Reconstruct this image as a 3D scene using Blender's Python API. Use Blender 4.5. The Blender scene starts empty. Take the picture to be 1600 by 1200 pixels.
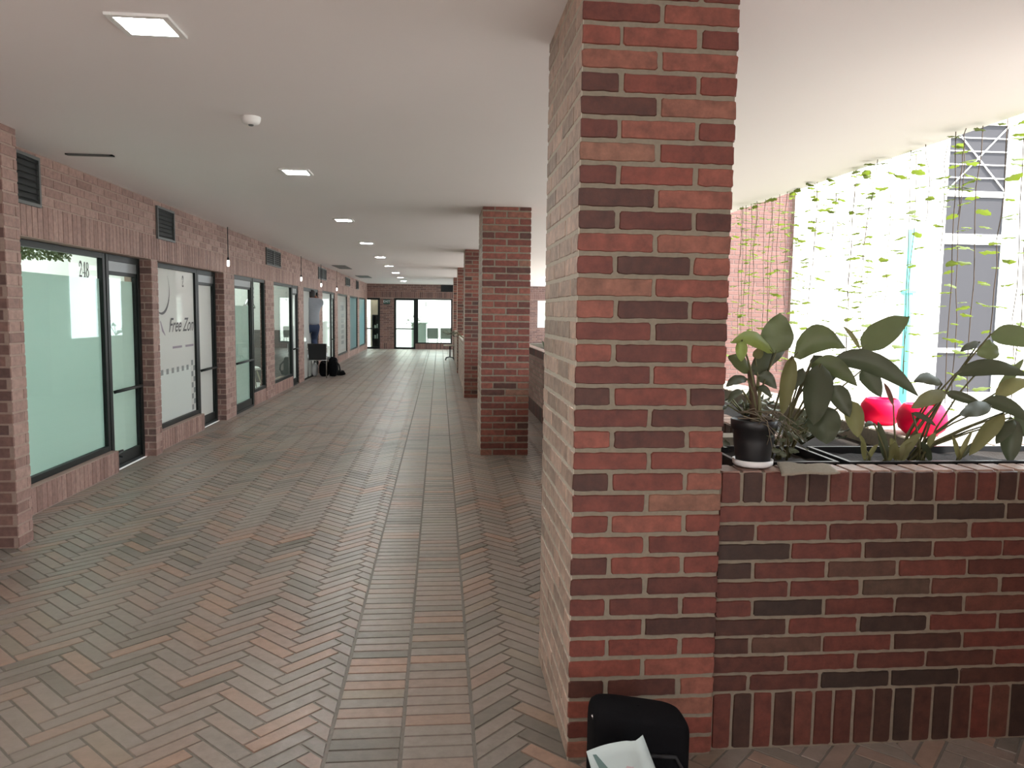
import bpy, math, random
from mathutils import Vector, Matrix
random.seed(7)
S = bpy.context.scene
COL = S.collection
PI = math.pi
CEIL = 2.58          # underside of the slab
HEAD = 1.98          # underside of the brick header over the shop fronts
COURSE = 0.0705

# ------------------------------------------------------------------ camera
F, YAW, PITCH, ROLL, EYE = 1199.87, 0.0949, 0.09234, 0.01382, 1.5
_fwd = Vector((math.sin(YAW)*math.cos(PITCH), math.cos(YAW)*math.cos(PITCH), -math.sin(PITCH)))
_rt = Vector((math.cos(YAW), -math.sin(YAW), 0))
_up = _rt.cross(_fwd)
_r = math.cos(ROLL)*_rt + math.sin(ROLL)*_up
_u = -math.sin(ROLL)*_rt + math.cos(ROLL)*_up
CAM = Vector((0, 0, EYE))

def ray(x, y):
    return _r*((x-800)/F) + _u*(-(y-600)/F) + _fwd
def at(x, y, Y):                      # point of the photograph at depth Y along the corridor
    d = ray(x, y); return CAM + d*(Y/d.y)
def onz(x, y, z):
    d = ray(x, y); return CAM + d*((z-EYE)/d.z)
def onx(x, y, X):
    d = ray(x, y); return CAM + d*(X/d.x)

cd = bpy.data.cameras.new('camera'); cam = bpy.data.objects.new('camera', cd); COL.objects.link(cam)
cd.sensor_width = 36; cd.lens = F/1600*36; cd.clip_start = 0.05; cd.clip_end = 200
cam.matrix_world = Matrix(((_r.x, _u.x, -_fwd.x, CAM.x), (_r.y, _u.y, -_fwd.y, CAM.y), (_r.z, _u.z, -_fwd.z, CAM.z), (0, 0, 0, 1)))
S.camera = cam

# ------------------------------------------------------------------ materials
def srgb(r, g, b):
    f = lambda c: (c/255/12.92) if c/255 <= 0.04045 else ((c/255+0.055)/1.055)**2.4
    return (f(r), f(g), f(b), 1)

def new_mat(name):
    m = bpy.data.materials.new(name); m.use_nodes = True
    nt = m.node_tree; b = nt.nodes['Principled BSDF']
    return m, nt, b

def plain(name, col, rough=0.5, metal=0.0, spec=0.5, noise=0.0, scale=40, bump=0.0, coat=0.0, trans=0.0):
    m, nt, b = new_mat(name)
    b.inputs['Base Color'].default_value = col
    b.inputs['Roughness'].default_value = rough
    b.inputs['Metallic'].default_value = metal
    b.inputs['Specular IOR Level'].default_value = spec
    if coat: b.inputs['Coat Weight'].default_value = coat; b.inputs['Coat Roughness'].default_value = 0.03
    if noise or bump:
        tc = nt.nodes.new('ShaderNodeTexCoord'); n = nt.nodes.new('ShaderNodeTexNoise')
        n.inputs['Scale'].default_value = scale; n.inputs['Detail'].default_value = 5
        nt.links.new(tc.outputs['Object'], n.inputs['Vector'])
        if noise:
            mx = nt.nodes.new('ShaderNodeMix'); mx.data_type = 'RGBA'
            mx.inputs['A'].default_value = tuple(c*(1-noise) for c in col[:3]) + (1,)
            mx.inputs['B'].default_value = tuple(min(1, c*(1+noise)) for c in col[:3]) + (1,)
            nt.links.new(n.outputs['Fac'], mx.inputs['Factor']); nt.links.new(mx.outputs['Result'], b.inputs['Base Color'])
        if bump:
            bp = nt.nodes.new('ShaderNodeBump'); bp.inputs['Strength'].default_value = bump; bp.inputs['Distance'].default_value = 0.004
            nt.links.new(n.outputs['Fac'], bp.inputs['Height']); nt.links.new(bp.outputs['Normal'], b.inputs['Normal'])
    if trans:
        out = nt.nodes['Material Output']; t = nt.nodes.new('ShaderNodeBsdfTranslucent'); ms = nt.nodes.new('ShaderNodeMixShader')
        t.inputs['Color'].default_value = tuple(min(1, c*1.5) for c in col[:3]) + (1,)
        ms.inputs['Fac'].default_value = trans
        nt.links.new(b.outputs[0], ms.inputs[1]); nt.links.new(t.outputs[0], ms.inputs[2]); nt.links.new(ms.outputs[0], out.inputs['Surface'])
    return m

def brickmat(name, stops, rough=0.6, spec=0.5, bump=0.5, mott=0.35, big=0.0):
    """fired clay: a tint per brick, mottled, with fine pores"""
    m, nt, b = new_mat(name); L = nt.links
    g = nt.nodes.new('ShaderNodeNewGeometry'); cr = nt.nodes.new('ShaderNodeValToRGB')
    el = cr.color_ramp.elements
    while len(el) < len(stops): el.new(0.5)
    for e, (p, c) in zip(el, stops): e.position = p; e.color = c
    L.new(g.outputs['Random Per Island'], cr.inputs['Fac'])
    tc = nt.nodes.new('ShaderNodeTexCoord')
    n = nt.nodes.new('ShaderNodeTexNoise'); n.inputs['Scale'].default_value = 22; n.inputs['Detail'].default_value = 6; n.inputs['Roughness'].default_value = 0.65
    L.new(tc.outputs['Object'], n.inputs['Vector'])
    n2 = nt.nodes.new('ShaderNodeTexNoise'); n2.inputs['Scale'].default_value = 260; n2.inputs['Detail'].default_value = 3
    L.new(tc.outputs['Object'], n2.inputs['Vector'])
    mr = nt.nodes.new('ShaderNodeMapRange'); mr.inputs['From Min'].default_value = 0.3; mr.inputs['From Max'].default_value = 0.7
    mr.inputs['To Min'].default_value = 1-mott; mr.inputs['To Max'].default_value = 1+mott
    L.new(n.outputs['Fac'], mr.inputs['Value'])
    mul = nt.nodes.new('ShaderNodeMix'); mul.data_type = 'RGBA'; mul.blend_type = 'MULTIPLY'; mul.inputs['Factor'].default_value = 1
    L.new(cr.outputs['Color'], mul.inputs['A']); L.new(mr.outputs['Result'], mul.inputs['B'])
    col = mul.outputs['Result']
    if big:                                    # worn, dusty patches
        n3 = nt.nodes.new('ShaderNodeTexNoise'); n3.inputs['Scale'].default_value = 0.9; n3.inputs['Detail'].default_value = 4
        L.new(tc.outputs['Object'], n3.inputs['Vector'])
        r3 = nt.nodes.new('ShaderNodeMapRange'); r3.inputs['From Min'].default_value = 0.35; r3.inputs['From Max'].default_value = 0.68
        r3.inputs['To Min'].default_value = 0; r3.inputs['To Max'].default_value = big
        L.new(n3.outputs['Fac'], r3.inputs['Value'])
        mx = nt.nodes.new('ShaderNodeMix'); mx.data_type = 'RGBA'; mx.inputs['B'].default_value = srgb(146, 136, 126)
        L.new(r3.outputs['Result'], mx.inputs['Factor']); L.new(col, mx.inputs['A']); col = mx.outputs['Result']
    L.new(col, b.inputs['Base Color'])
    ad = nt.nodes.new('ShaderNodeMath'); ad.operation = 'MULTIPLY_ADD'; ad.inputs[1].default_value = 0.4
    L.new(n2.outputs['Fac'], ad.inputs[0]); L.new(n.outputs['Fac'], ad.inputs[2])
    bp = nt.nodes.new('ShaderNodeBump'); bp.inputs['Strength'].default_value = bump; bp.inputs['Distance'].default_value = 0.003
    L.new(ad.outputs[0], bp.inputs['Height']); L.new(bp.outputs['Normal'], b.inputs['Normal'])
    b.inputs['Roughness'].default_value = rough; b.inputs['Specular IOR Level'].default_value = spec
    return m

def emit(name, col, s):
    m, nt, b = new_mat(name)
    b.inputs['Base Color'].default_value = col
    b.inputs['Emission Color'].default_value = col; b.inputs['Emission Strength'].default_value = s
    return m

def glassmat(name, tint, ior=1.3):
    m = bpy.data.materials.new(name); m.use_nodes = True; nt = m.node_tree
    nt.nodes.remove(nt.nodes['Principled BSDF']); out = nt.nodes['Material Output']
    t = nt.nodes.new('ShaderNodeBsdfTransparent'); t.inputs['Color'].default_value = tint
    gl = nt.nodes.new('ShaderNodeBsdfGlossy'); gl.inputs['Roughness'].default_value = 0.01
    fr = nt.nodes.new('ShaderNodeFresnel'); fr.inputs['IOR'].default_value = ior
    ms = nt.nodes.new('ShaderNodeMixShader')
    ge = nt.nodes.new('ShaderNodeNewGeometry'); inv = nt.nodes.new('ShaderNodeMath'); inv.operation = 'SUBTRACT'; inv.inputs[0].default_value = 1
    mu = nt.nodes.new('ShaderNodeMath'); mu.operation = 'MULTIPLY'
    nt.links.new(ge.outputs['Backfacing'], inv.inputs[1]); nt.links.new(inv.outputs[0], mu.inputs[0]); nt.links.new(fr.outputs[0], mu.inputs[1])
    nt.links.new(mu.outputs[0], ms.inputs['Fac']); nt.links.new(t.outputs[0], ms.inputs[1]); nt.links.new(gl.outputs[0], ms.inputs[2])
    nt.links.new(ms.outputs[0], out.inputs['Surface'])
    return m

M = {}
M['brick'] = brickmat('pillar_brick', [(0.0, srgb(66, 40, 32)), (0.25, srgb(96, 48, 39)), (0.6, srgb(116, 60, 48)), (0.85, srgb(130, 75, 61)), (1.0, srgb(126, 88, 71))], rough=0.62)
M['bricklit'] = brickmat('side_lit_brick', [(0.0, srgb(150, 132, 118)), (0.4, srgb(172, 150, 134)), (1.0, srgb(190, 164, 147))], rough=0.5)  # lighter copy of the brick: light on the left faces put into colour
M['brickdark'] = brickmat('planter_brick', [(0.0, srgb(48, 36, 29)), (0.3, srgb(67, 42, 33)), (0.6, srgb(86, 45, 36)), (0.85, srgb(101, 52, 42)), (1.0, srgb(77, 60, 48))], rough=0.6)
M['brickwall'] = brickmat('shopfront_brick', [(0.0, srgb(124, 94, 85)), (0.5, srgb(144, 113, 103)), (1.0, srgb(154, 124, 113))], rough=0.65, mott=0.25)
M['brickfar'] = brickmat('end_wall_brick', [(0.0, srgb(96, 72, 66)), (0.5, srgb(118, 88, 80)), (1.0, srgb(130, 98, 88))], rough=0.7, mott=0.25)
M['brickfloor'] = brickmat('paving_brick', [(0.0, srgb(88, 83, 74)), (0.15, srgb(114, 106, 98)), (0.4, srgb(125, 115, 107)), (0.65, srgb(133, 117, 107)), (0.82, srgb(137, 112, 99)), (0.93, srgb(150, 118, 99)), (1.0, srgb(120, 114, 98))], rough=0.36, spec=0.5, bump=0.25, mott=0.22, big=0.6)
M['mortar'] = plain('mortar', srgb(130, 122, 107), 0.9, noise=0.22, scale=60, bump=0.5)
M['mortarlit'] = plain('side_lit_mortar', srgb(186, 180, 165), 0.9, noise=0.15, scale=60, bump=0.5)  # lighter mortar copy, carries the same side light in its colour
M['mortarwall'] = plain('shopfront_mortar', srgb(154, 132, 121), 0.9, noise=0.15, scale=60, bump=0.4)
M['mortarfloor'] = plain('paving_joint', srgb(112, 106, 99), 0.8, noise=0.25, scale=50, bump=0.3)
M['plaster'] = plain('ceiling_paint', (0.86, 0.815, 0.80, 1), 0.7, noise=0.02, scale=1.2)
M['white'] = plain('white_paint', (0.8, 0.8, 0.78, 1), 0.6)
M['offwhite'] = plain('office_wall_paint', (0.74, 0.73, 0.7, 1), 0.6)
M['dado'] = plain('grey_dado_paint', srgb(92, 92, 90), 0.5)
M['tan'] = plain('tan_panel', srgb(120, 106, 92), 0.6, noise=0.1)
M['bouncestone'] = plain('unseen_bounce_stone', (0.62, 0.60, 0.575, 1), 0.9, noise=0.06, scale=4)
M['stucco'] = plain('courtyard_render', (0.82, 0.81, 0.78, 1), 0.9, noise=0.04, scale=3)
M['pavepale'] = plain('courtyard_paving', (0.36, 0.34, 0.32, 1), 0.85, noise=0.1, scale=5)
M['frame'] = plain('dark_green_metal', srgb(14, 21, 19), 0.45, spec=0.3)
M['greymetal'] = plain('grey_metal', srgb(128, 130, 130), 0.4, metal=0.6)
M['vent'] = plain('vent_metal', srgb(84, 86, 84), 0.5)
M['black'] = plain('black_void_paint', (0.006, 0.007, 0.007, 1), 0.7)
M['chrome'] = plain('chrome', (0.6, 0.6, 0.6, 1), 0.2, metal=1)
M['film'] = plain('frosted_film_green', srgb(205, 215, 211), 0.55, coat=1.0, trans=0.3)
M['film2'] = plain('frosted_film_grey', srgb(204, 204, 200), 0.55, coat=1.0, trans=0.3)
M['film3'] = plain('frosted_film_white', srgb(214, 222, 216), 0.55, coat=1.0, trans=0.3)
M['filmblue'] = plain('frosted_film_blue', srgb(150, 184, 186), 0.5, coat=1.0, trans=0.3)
M['glass'] = glassmat('clear_glass', (0.88, 0.95, 0.92, 1))
M['ink'] = plain('black_vinyl', srgb(38, 30, 32), 0.5)
M['inksoft'] = plain('mauve_vinyl', srgb(130, 118, 130), 0.5)
M['inkgrey'] = plain('grey_vinyl', srgb(120, 124, 122), 0.5)
M['led'] = emit('led_diffuser', (0.95, 1.0, 0.98, 1), 170)
M['bulb'] = emit('lit_bulb', (1, 0.98, 0.94, 1), 3)
M['sun_red'] = plain('bright_red_glaze', (0.9, 0.002, 0.06, 1), 0.5, spec=0.2)
M['plastic'] = plain('black_plastic', srgb(26, 27, 29), 0.42, noise=0.1, bump=0.05)
M['saucer'] = plain('white_plastic', (0.75, 0.76, 0.76, 1), 0.4)
M['soil'] = plain('dark_soil', srgb(30, 23, 18), 0.95, noise=0.4, scale=90, bump=1.0)
M['leaf'] = plain('deep_green_leaf', srgb(90, 100, 66), 0.42, noise=0.18, scale=14, trans=0.25)
M['leafolive'] = plain('olive_leaf', srgb(112, 112, 72), 0.5, noise=0.25, scale=14, trans=0.25)
M['leaflight'] = plain('light_green_leaf', srgb(132, 150, 78), 0.45, noise=0.2, scale=14, trans=0.35)
M['leafdark'] = plain('dark_green_leaf', srgb(70, 77, 57), 0.42, noise=0.2, scale=14, trans=0.15)
M['leafred'] = plain('reddish_leaf', srgb(110, 78, 66), 0.5, noise=0.2, scale=14, trans=0.2)
M['vine'] = plain('vine_leaf', srgb(90, 104, 30), 0.6, noise=0.3, scale=9, trans=0.4)
M['stem'] = plain('plant_stem', srgb(92, 92, 58), 0.6)
M['dry'] = plain('dry_stem', srgb(104, 96, 80), 0.8)
M['trunk'] = plain('brown_stalk', srgb(78, 62, 46), 0.8, noise=0.3)
M['cloth'] = plain('grey_cloth', srgb(146, 138, 122), 0.95, noise=0.2, scale=120, bump=0.8)
M['backpack'] = plain('black_fabric', (0.005, 0.005, 0.006, 1), 0.9, spec=0.1, bump=0.4, scale=300)
M['strap'] = plain('black_webbing', (0.012, 0.012, 0.013, 1), 0.85)
M['paper'] = plain('printed_paper', srgb(176, 190, 188), 0.6)
M['printgreen'] = plain('print_grey_green', srgb(92, 116, 112), 0.6)
M['printpink'] = plain('print_pink', srgb(182, 158, 162), 0.6)
M['skin'] = plain('skin', srgb(150, 104, 84), 0.55)
M['hair'] = plain('black_hair', srgb(30, 25, 24), 0.6, noise=0.3, scale=60, bump=0.5)
M['shirt'] = plain('grey_tshirt', srgb(138, 142, 148), 0.9, noise=0.08, scale=20, bump=0.3)
M['jeans'] = plain('blue_denim', srgb(42, 54, 80), 0.9, noise=0.2, scale=50, bump=0.3)
M['shoe'] = plain('dark_shoe', srgb(28, 28, 30), 0.6)
M['chairblack'] = plain('black_vinyl_seat', srgb(20, 24, 25), 0.5)
M['chairgrey'] = plain('grey_upholstery', srgb(104, 112, 108), 0.8)
M['counter'] = plain('grey_laminate', srgb(150, 164, 158), 0.5)
M['exitgreen'] = plain('sign_green', srgb(24, 70, 60), 0.5)
M['teal'] = plain('teal_paint', srgb(90, 190, 180), 0.5)
M['dark_glass'] = plain('grey_window_glass', srgb(58, 57, 60), 0.6, spec=0.2)
M['wood'] = plain('pale_wood', srgb(176, 170, 152), 0.5, noise=0.1)

# ------------------------------------------------------------------ mesh builder
class MB:
    def __init__(s): s.v = []; s.f = []; s.m = []; s.smooth = []
    def poly(s, pts, mat=0, sm=False):
        i = len(s.v); s.v += [tuple(p) for p in pts]; s.f.append(list(range(i, i+len(pts)))); s.m.append(mat); s.smooth.append(sm)
    def grid(s, rows, mat=0, closed=False, sm=True):
        i = len(s.v); n = len(rows[0])
        for r in rows: s.v += [tuple(p) for p in r]
        for a in range(len(rows)-1):
            for b in range(n if closed else n-1):
                c = (b+1) % n
                s.f.append([i+a*n+b, i+a*n+c, i+(a+1)*n+c, i+(a+1)*n+b]); s.m.append(mat); s.smooth.append(sm)
        return i
    def box(s, x0, x1, y0, y1, z0, z1, mat=0):
        i = len(s.v)
        s.v += [(x0,y0,z0),(x1,y0,z0),(x1,y1,z0),(x0,y1,z0),(x0,y0,z1),(x1,y0,z1),(x1,y1,z1),(x0,y1,z1)]
        for q in ((0,3,2,1),(4,5,6,7),(0,1,5,4),(1,2,6,5),(2,3,7,6),(3,0,4,7)):
            s.f.append([i+k for k in q]); s.m.append(mat); s.smooth.append(False)
    def obox(s, c, ax, ay, az, mat=0):     # oriented box, half-axis vectors
        i = len(s.v); c = Vector(c)
        for k in range(8):
            s.v.append(tuple(c + ax*(1 if k & 1 else -1) + ay*(1 if k & 2 else -1) + az*(1 if k & 4 else -1)))
        for q in ((0,2,3,1),(4,5,7,6),(0,1,5,4),(1,3,7,5),(3,2,6,7),(2,0,4,6)):
            s.f.append([i+k for k in q]); s.m.append(mat); s.smooth.append(False)
    def tube(s, pts, r, n=8, mat=0, cap=True):
        pts = [Vector(p) for p in pts]; rr = r if isinstance(r, (list, tuple)) else [r]*len(pts)
        rows = []; ref = Vector((0.31, 0.17, 0.93)).normalized()
        for k, p in enumerate(pts):
            t = (pts[min(k+1, len(pts)-1)] - pts[max(k-1, 0)]).normalized()
            a = t.cross(ref)
            if a.length < 1e-3: a = t.cross(Vector((1, 0, 0)))
            a.normalize(); b = t.cross(a)
            rows.append([p + (a*math.cos(2*PI*j/n) + b*math.sin(2*PI*j/n))*rr[k] for j in range(n)])
        i = s.grid(rows, mat, True)
        if cap:
            s.f.append([i+j for j in range(n)][::-1]); s.m.append(mat); s.smooth.append(False)
            e = i+(len(pts)-1)*n; s.f.append([e+j for j in range(n)]); s.m.append(mat); s.smooth.append(False)
    def lathe(s, c, prof, n=32, mat=0):
        c = Vector(c)
        s.grid([[c + Vector((r*math.cos(2*PI*j/n), r*math.sin(2*PI*j/n), z)) for j in range(n)] for r, z in prof], mat, True)
    def build(s, name, mats, parent=None, origin=None):
        me = bpy.data.meshes.new(name); o = Vector(origin) if origin is not None else (parent.location.copy() if parent and parent.parent is None else Vector((0,0,0)))
        if parent is not None and parent.parent is not None and origin is None: o = parent.parent.location.copy()
        me.from_pydata([tuple(Vector(v)-o) for v in s.v], [], s.f)
        for m in (mats if isinstance(mats, list) else [mats]): me.materials.append(M[m] if isinstance(m, str) else m)
        me.polygons.foreach_set('material_index', s.m); me.polygons.foreach_set('use_smooth', s.smooth)
        me.update()
        ob = bpy.data.objects.new(name, me); COL.objects.link(ob)
        if parent is not None: ob.parent = parent
        else: ob.location = o
        return ob

def tag(o, label=None, cat=None, group=None, kind=None):
    if label: o['label'] = label
    if cat: o['category'] = cat
    if group: o['group'] = group
    if kind: o['kind'] = kind
    return o
def thing(name, loc, label, cat, group=None, kind=None):
    o = bpy.data.objects.new(name, None); COL.objects.link(o); o.location = loc; o.empty_display_size = 0.1
    return tag(o, label, cat, group, kind)
def copy_tree(o, parent=None):
    c = o.copy(); COL.objects.link(c); c.parent = parent
    for ch in list(o.children): copy_tree(ch, c)
    return c
def bevel(o, w=0.004, seg=2):
    md = o.modifiers.new('edge', 'BEVEL'); md.width = w; md.segments = seg; md.limit_method = 'ANGLE'; return o
def subsurf(o, n=2):
    md = o.modifiers.new('smooth', 'SUBSURF'); md.levels = n; md.render_levels = n; return o

# ------------------------------------------------------------------ brickwork
X, Y, Z = Vector((1,0,0)), Vector((0,1,0)), Vector((0,0,1))
def brick(mb, O, U, V, N, u0, u1, v0, v1, d=0.005, mat=1, fine=False):
    j = random.uniform
    if u1-u0 < 0.012 or v1-v0 < 0.008: return
    if not fine:
        q = [(u0,v0),(u1,v0),(u1,v1),(u0,v1)]
    else:
        q = []; c = 0.006
        def edge(a, b, n):
            for k in range(n):
                t = k/n; q.append((a[0]+(b[0]-a[0])*t + j(-.0016,.0016), a[1]+(b[1]-a[1])*t + j(-.0016,.0016)))
        n = max(2, int((u1-u0)/0.022))
        c0, c1, c2, c3 = [c*j(0.2, 1.2) for _ in range(4)]
        edge((u0+c0,v0),(u1-c1,v0),n); edge((u1-c1,v0),(u1,v0+c1),1); edge((u1,v0+c1),(u1,v1-c2),2); edge((u1,v1-c2),(u1-c2,v1),1)
        edge((u1-c2,v1),(u0+c3,v1),n); edge((u0+c3,v1),(u0,v1-c3),1); edge((u0,v1-c3),(u0,v0+c0),2); edge((u0,v0+c0),(u0+c0,v0),1)
    cu, cv = (u0+u1)/2, (v0+v1)/2; i = len(mb.v); n = len(q); dd = d + j(-.001, .001)
    ins = 0.0022 if fine else 0.0015
    for (a, b) in q: mb.v.append(tuple(O + U*a + V*b))
    for (a, b) in q:
        a2 = a - math.copysign(min(ins, abs(a-cu)), a-cu); b2 = b - math.copysign(min(ins, abs(b-cv)), b-cv)
        mb.v.append(tuple(O + U*a2 + V*b2 + N*dd))
    mb.f.append([i+n+k for k in range(n)]); mb.m.append(mat); mb.smooth.append(False)
    for k in range(n):
        l = (k+1) % n; mb.f.append([i+k, i+l, i+n+l, i+n+k]); mb.m.append(mat); mb.smooth.append(False)

def running(mb, O, U, V, N, W, H, L=0.25, c=COURSE, joint=0.012, first=0, mat=1, fine=False, off=0.0, d=0.005):
    rows = int(math.ceil(H/c - 0.05))
    for r in range(rows):
        v0 = r*c + joint/2; v1 = min((r+1)*c - joint/2, H-0.002)
        if v1-v0 < 0.015: continue
        s = off - (L/2 if (r+first) % 2 else 0) - L
        while s < W:
            a = max(s + joint/2, 0.0); b = min(s + L - joint/2, W)
            if a <= joint/2+1e-4 and s < joint: a = 0.0
            if b >= W-joint/2-1e-4: b = W
            if b-a > 0.02:
                ja = random.uniform(-.003, .003) if fine and a > 0 else 0
                jb = random.uniform(-.003, .003) if fine and b < W else 0
                brick(mb, O, U, V, N, a+ja, b+jb, v0, v1, d, mat, fine)
            s += L
def soldier(mb, O, U, V, N, W, v0, v1, w=0.072, joint=0.01, mat=1, fine=False, d=0.005):
    k = 0.0
    while k < W-0.01:
        brick(mb, O, U, V, N, k+joint/2, min(k+w-joint/2, W), v0+joint/2, v1-joint/2, d, mat, fine); k += w

def wall_box(mb, x0, x1, y0, y1, z0, z1, mat=0):
    mb.box(x0, x1, y0, y1, z0, z1, mat)

# ------------------------------------------------------------------ floor: herringbone fields and two ladder strips
def clip(poly, x0, x1):
    for lim, sg in ((x0, 1), (x1, -1)):
        out = []
        for k in range(len(poly)):
            a, b = poly[k-1], poly[k]; ia, ib = (a[0]-lim)*sg >= 0, (b[0]-lim)*sg >= 0
            if ia != ib:
                t = (lim-a[0])/(b[0]-a[0]); out.append((lim, a[1]+(b[1]-a[1])*t))
            if ib: out.append(b)
        poly = out
        if not poly: return []
    return poly
def paver(mb, q, mat=1):
    n = len(q)
    if n < 3: return
    area = abs(sum(q[k-1][0]*q[k][1]-q[k][0]*q[k-1][1] for k in range(n)))/2
    if area < 4e-4: return
    cx = sum(p[0] for p in q)/n; cy = sum(p[1] for p in q)/n; i = len(mb.v)
    tx, ty, tz = random.gauss(0, .004), random.gauss(0, .004), random.uniform(-.0008, 0)
    for p in q: mb.v.append((p[0], p[1], -0.006))
    for p in q:
        dx, dy = p[0]-cx, p[1]-cy; l = math.hypot(dx, dy); s = max(0, 1-0.002/l)
        mb.v.append((cx+dx*s, cy+dy*s, tz - 0.0006 + max(-.0012, min(.0006, tx*dx+ty*dy))))
    mb.f.append([i+n+k for k in range(n)]); mb.m.append(mat); mb.smooth.append(False)
    for k in range(n):
        l = (k+1) % n; mb.f.append([i+k, i+l, i+n+l, i+n+k]); mb.m.append(mat); mb.smooth.append(False)

fl = MB()
fl.box(-2.95, 6.0, -1.8, 31, -0.12, -0.005, 0)
Wb, Lb, g = 0.068, 0.272, 0.0045
c45 = math.sqrt(0.5)
def herring(x0, x1, y0, y1):
    kk = int((y1-y0)/(Wb/c45))+40
    for m in range(-30, 31):
        for k in range(-60, kk+60):
            for (a, b, w, h) in ((k*Wb+2*Lb*m, k*Wb, Lb, Wb), (k*Wb+Lb+2*Lb*m, k*Wb-(Lb-Wb), Wb, Lb)):
                cx = (a+w/2 - (b+h/2))*c45; cy = (a+w/2 + b+h/2)*c45 + y0
                if cx+.2 < 0 or cx-.2 > (x1-x0) or cy < y0-.2 or cy > y1+.1: continue
                q = [(a+g,b+g),(a+w-g,b+g),(a+w-g,b+h-g),(a+g,b+h-g)]
                q = [((p-r)*c45 + x0, (p+r)*c45 + y0) for p, r in q]
                q = clip(q, x0, x1)
                if q: paver(fl, q)
herring(-2.93, -0.384, -1.2, 31)
herring(0.134, 1.62, -1.2, 31)
herring(1.62, 2.6, -1.2, 3.0)
for x0, x1 in ((-0.372, -0.13), (-0.118, 0.122)):
    y = -1.2
    while y < 31:
        p = 0.071 + random.uniform(-.003, .003)
        paver(fl, [(x0, y+.004), (x1, y+.004), (x1, y+p-.004), (x0, y+p-.004)]); y += p
tag(fl.build('floor', ['mortarfloor', 'brickfloor']), 'brick paving in herringbone with two ladder strips along the corridor', 'floor', kind='structure')

# ------------------------------------------------------------------ ceiling slab
ce = MB()
ce.box(-5.6, 3.05, -1.8, 31, CEIL, CEIL+0.35)
ce.box(3.05, 6.0, 24, 31, CEIL, CEIL+0.35)
tag(ce.build('ceiling', 'plaster'), 'flat white painted ceiling slab over the corridor', 'ceiling', kind='structure')

# ------------------------------------------------------------------ pillars
PX0, PX1, PD = 0.435, 0.935, 0.75
pl_y = [2.43, 7.96, 13.42, 18.9, 24.4]
pl_lab = ['tall square brick pillar nearest the camera, beside the leafy planter', 'red brick pillar standing alone just past the nearest pillar',
          'third brick pillar along the corridor', 'fourth brick pillar, mostly hidden behind the third one', 'farthest brick pillar, close to the end wall of the corridor']
for i, y0 in enumerate(pl_y):
    p = MB(); fine = i < 2; e = 0.005
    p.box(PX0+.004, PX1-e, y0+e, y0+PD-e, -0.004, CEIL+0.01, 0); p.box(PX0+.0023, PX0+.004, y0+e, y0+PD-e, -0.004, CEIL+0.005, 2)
    off = 0.0
    running(p, Vector((PX0, y0+e, 0)), X, Z, -Y, 0.5, CEIL, first=i % 2, fine=fine, mat=1, off=off, joint=0.014)
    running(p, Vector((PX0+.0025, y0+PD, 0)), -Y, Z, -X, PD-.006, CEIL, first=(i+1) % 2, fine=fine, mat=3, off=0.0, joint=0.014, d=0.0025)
    running(p, Vector((PX1-e, y0+.006, 0)), Y, Z, X, PD-.006, CEIL, first=(i+1) % 2, mat=1, joint=0.014)
    running(p, Vector((PX1, y0+PD-e, 0)), -X, Z, Y, 0.5, CEIL, first=i % 2, mat=1, joint=0.014)
    tag(p.build('brick_pillar', ['mortar', 'brick', 'mortarlit', 'bricklit']), pl_lab[i], 'pillar', 'brick pillars along the corridor', kind='structure')

# low brick wall between the far pillars, seen edge-on
lw = MB()
for a, b in ((14.17, 18.9), (19.65, 24.4)):
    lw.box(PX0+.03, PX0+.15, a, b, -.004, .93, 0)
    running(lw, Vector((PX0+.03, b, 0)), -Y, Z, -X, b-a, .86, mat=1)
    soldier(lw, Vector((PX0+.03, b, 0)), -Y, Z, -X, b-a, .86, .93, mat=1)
tag(lw.build('brick_planter_wall', ['mortarlit', 'bricklit']), 'low pale brick wall running between the far pillars', 'low wall', kind='structure')

# ------------------------------------------------------------------ planter
PT = 0.98; PY = 2.46
pw = MB()
def capped(x0, x1, y0, y1):
    pw.box(x0, x1, y0, y1, -.004, PT-.006, 0)
capped(0.94, 2.6, PY, PY+0.12)                 # front
capped(1.40, 1.52, 3.2, 13.4)                  # corridor side
capped(0.94, 1.40, 3.2, 3.32)
capped(2.04, 2.30, 2.95, 13.4)                 # courtyard side
capped(2.30, 4.2, 2.95, 3.10)
capped(2.6, 4.2, PY, PY+0.12)
capped(1.52, 2.15, 13.28, 13.4)
pc = 0.0662
O = Vector((0.94, PY, 0))
soldier(pw, O, X, Z, -Y, 3.26, 0.0, 0.205, w=0.0735, fine=True)
running(pw, O + Z*0.205, X, Z, -Y, 3.26, 10*pc, c=pc, L=0.258, joint=0.011, fine=True, first=1)
soldier(pw, O, X, Z, -Y, 3.26, 0.868, PT, w=0.0765, fine=True)
# cap bricks
soldier(pw, Vector((0.94, PY, PT-.006)), X, Y, Z, 3.26, 0.0, 0.12, w=0.0765, mat=2, fine=True)
O2 = Vector((1.40, 13.4, 0))
soldier(pw, O2, -Y, Z, -X, 10.2, 0.0, 0.205); running(pw, O2+Z*.205, -Y, Z, -X, 10.2, 10*pc, c=pc, mat=4); soldier(pw, O2, -Y, Z, -X, 10.2, .868, PT)
soldier(pw, Vector((1.52, 3.2, PT-.006)), Y, -X, Z, 10.2, 0, .12, mat=2)
soldier(pw, Vector((2.30, 2.95, PT-.006)), Y, -X, Z, 10.45, 0, .26, mat=3)
soldier(pw, Vector((2.30, 2.95, PT-.006)), X, Y, Z, 1.9, 0, .15, mat=3)
M['brickcap'] = brickmat('cap_brick', [(0, srgb(126, 100, 88)), (0.6, srgb(150, 120, 106)), (1, srgb(164, 138, 122))], rough=0.5)
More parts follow.
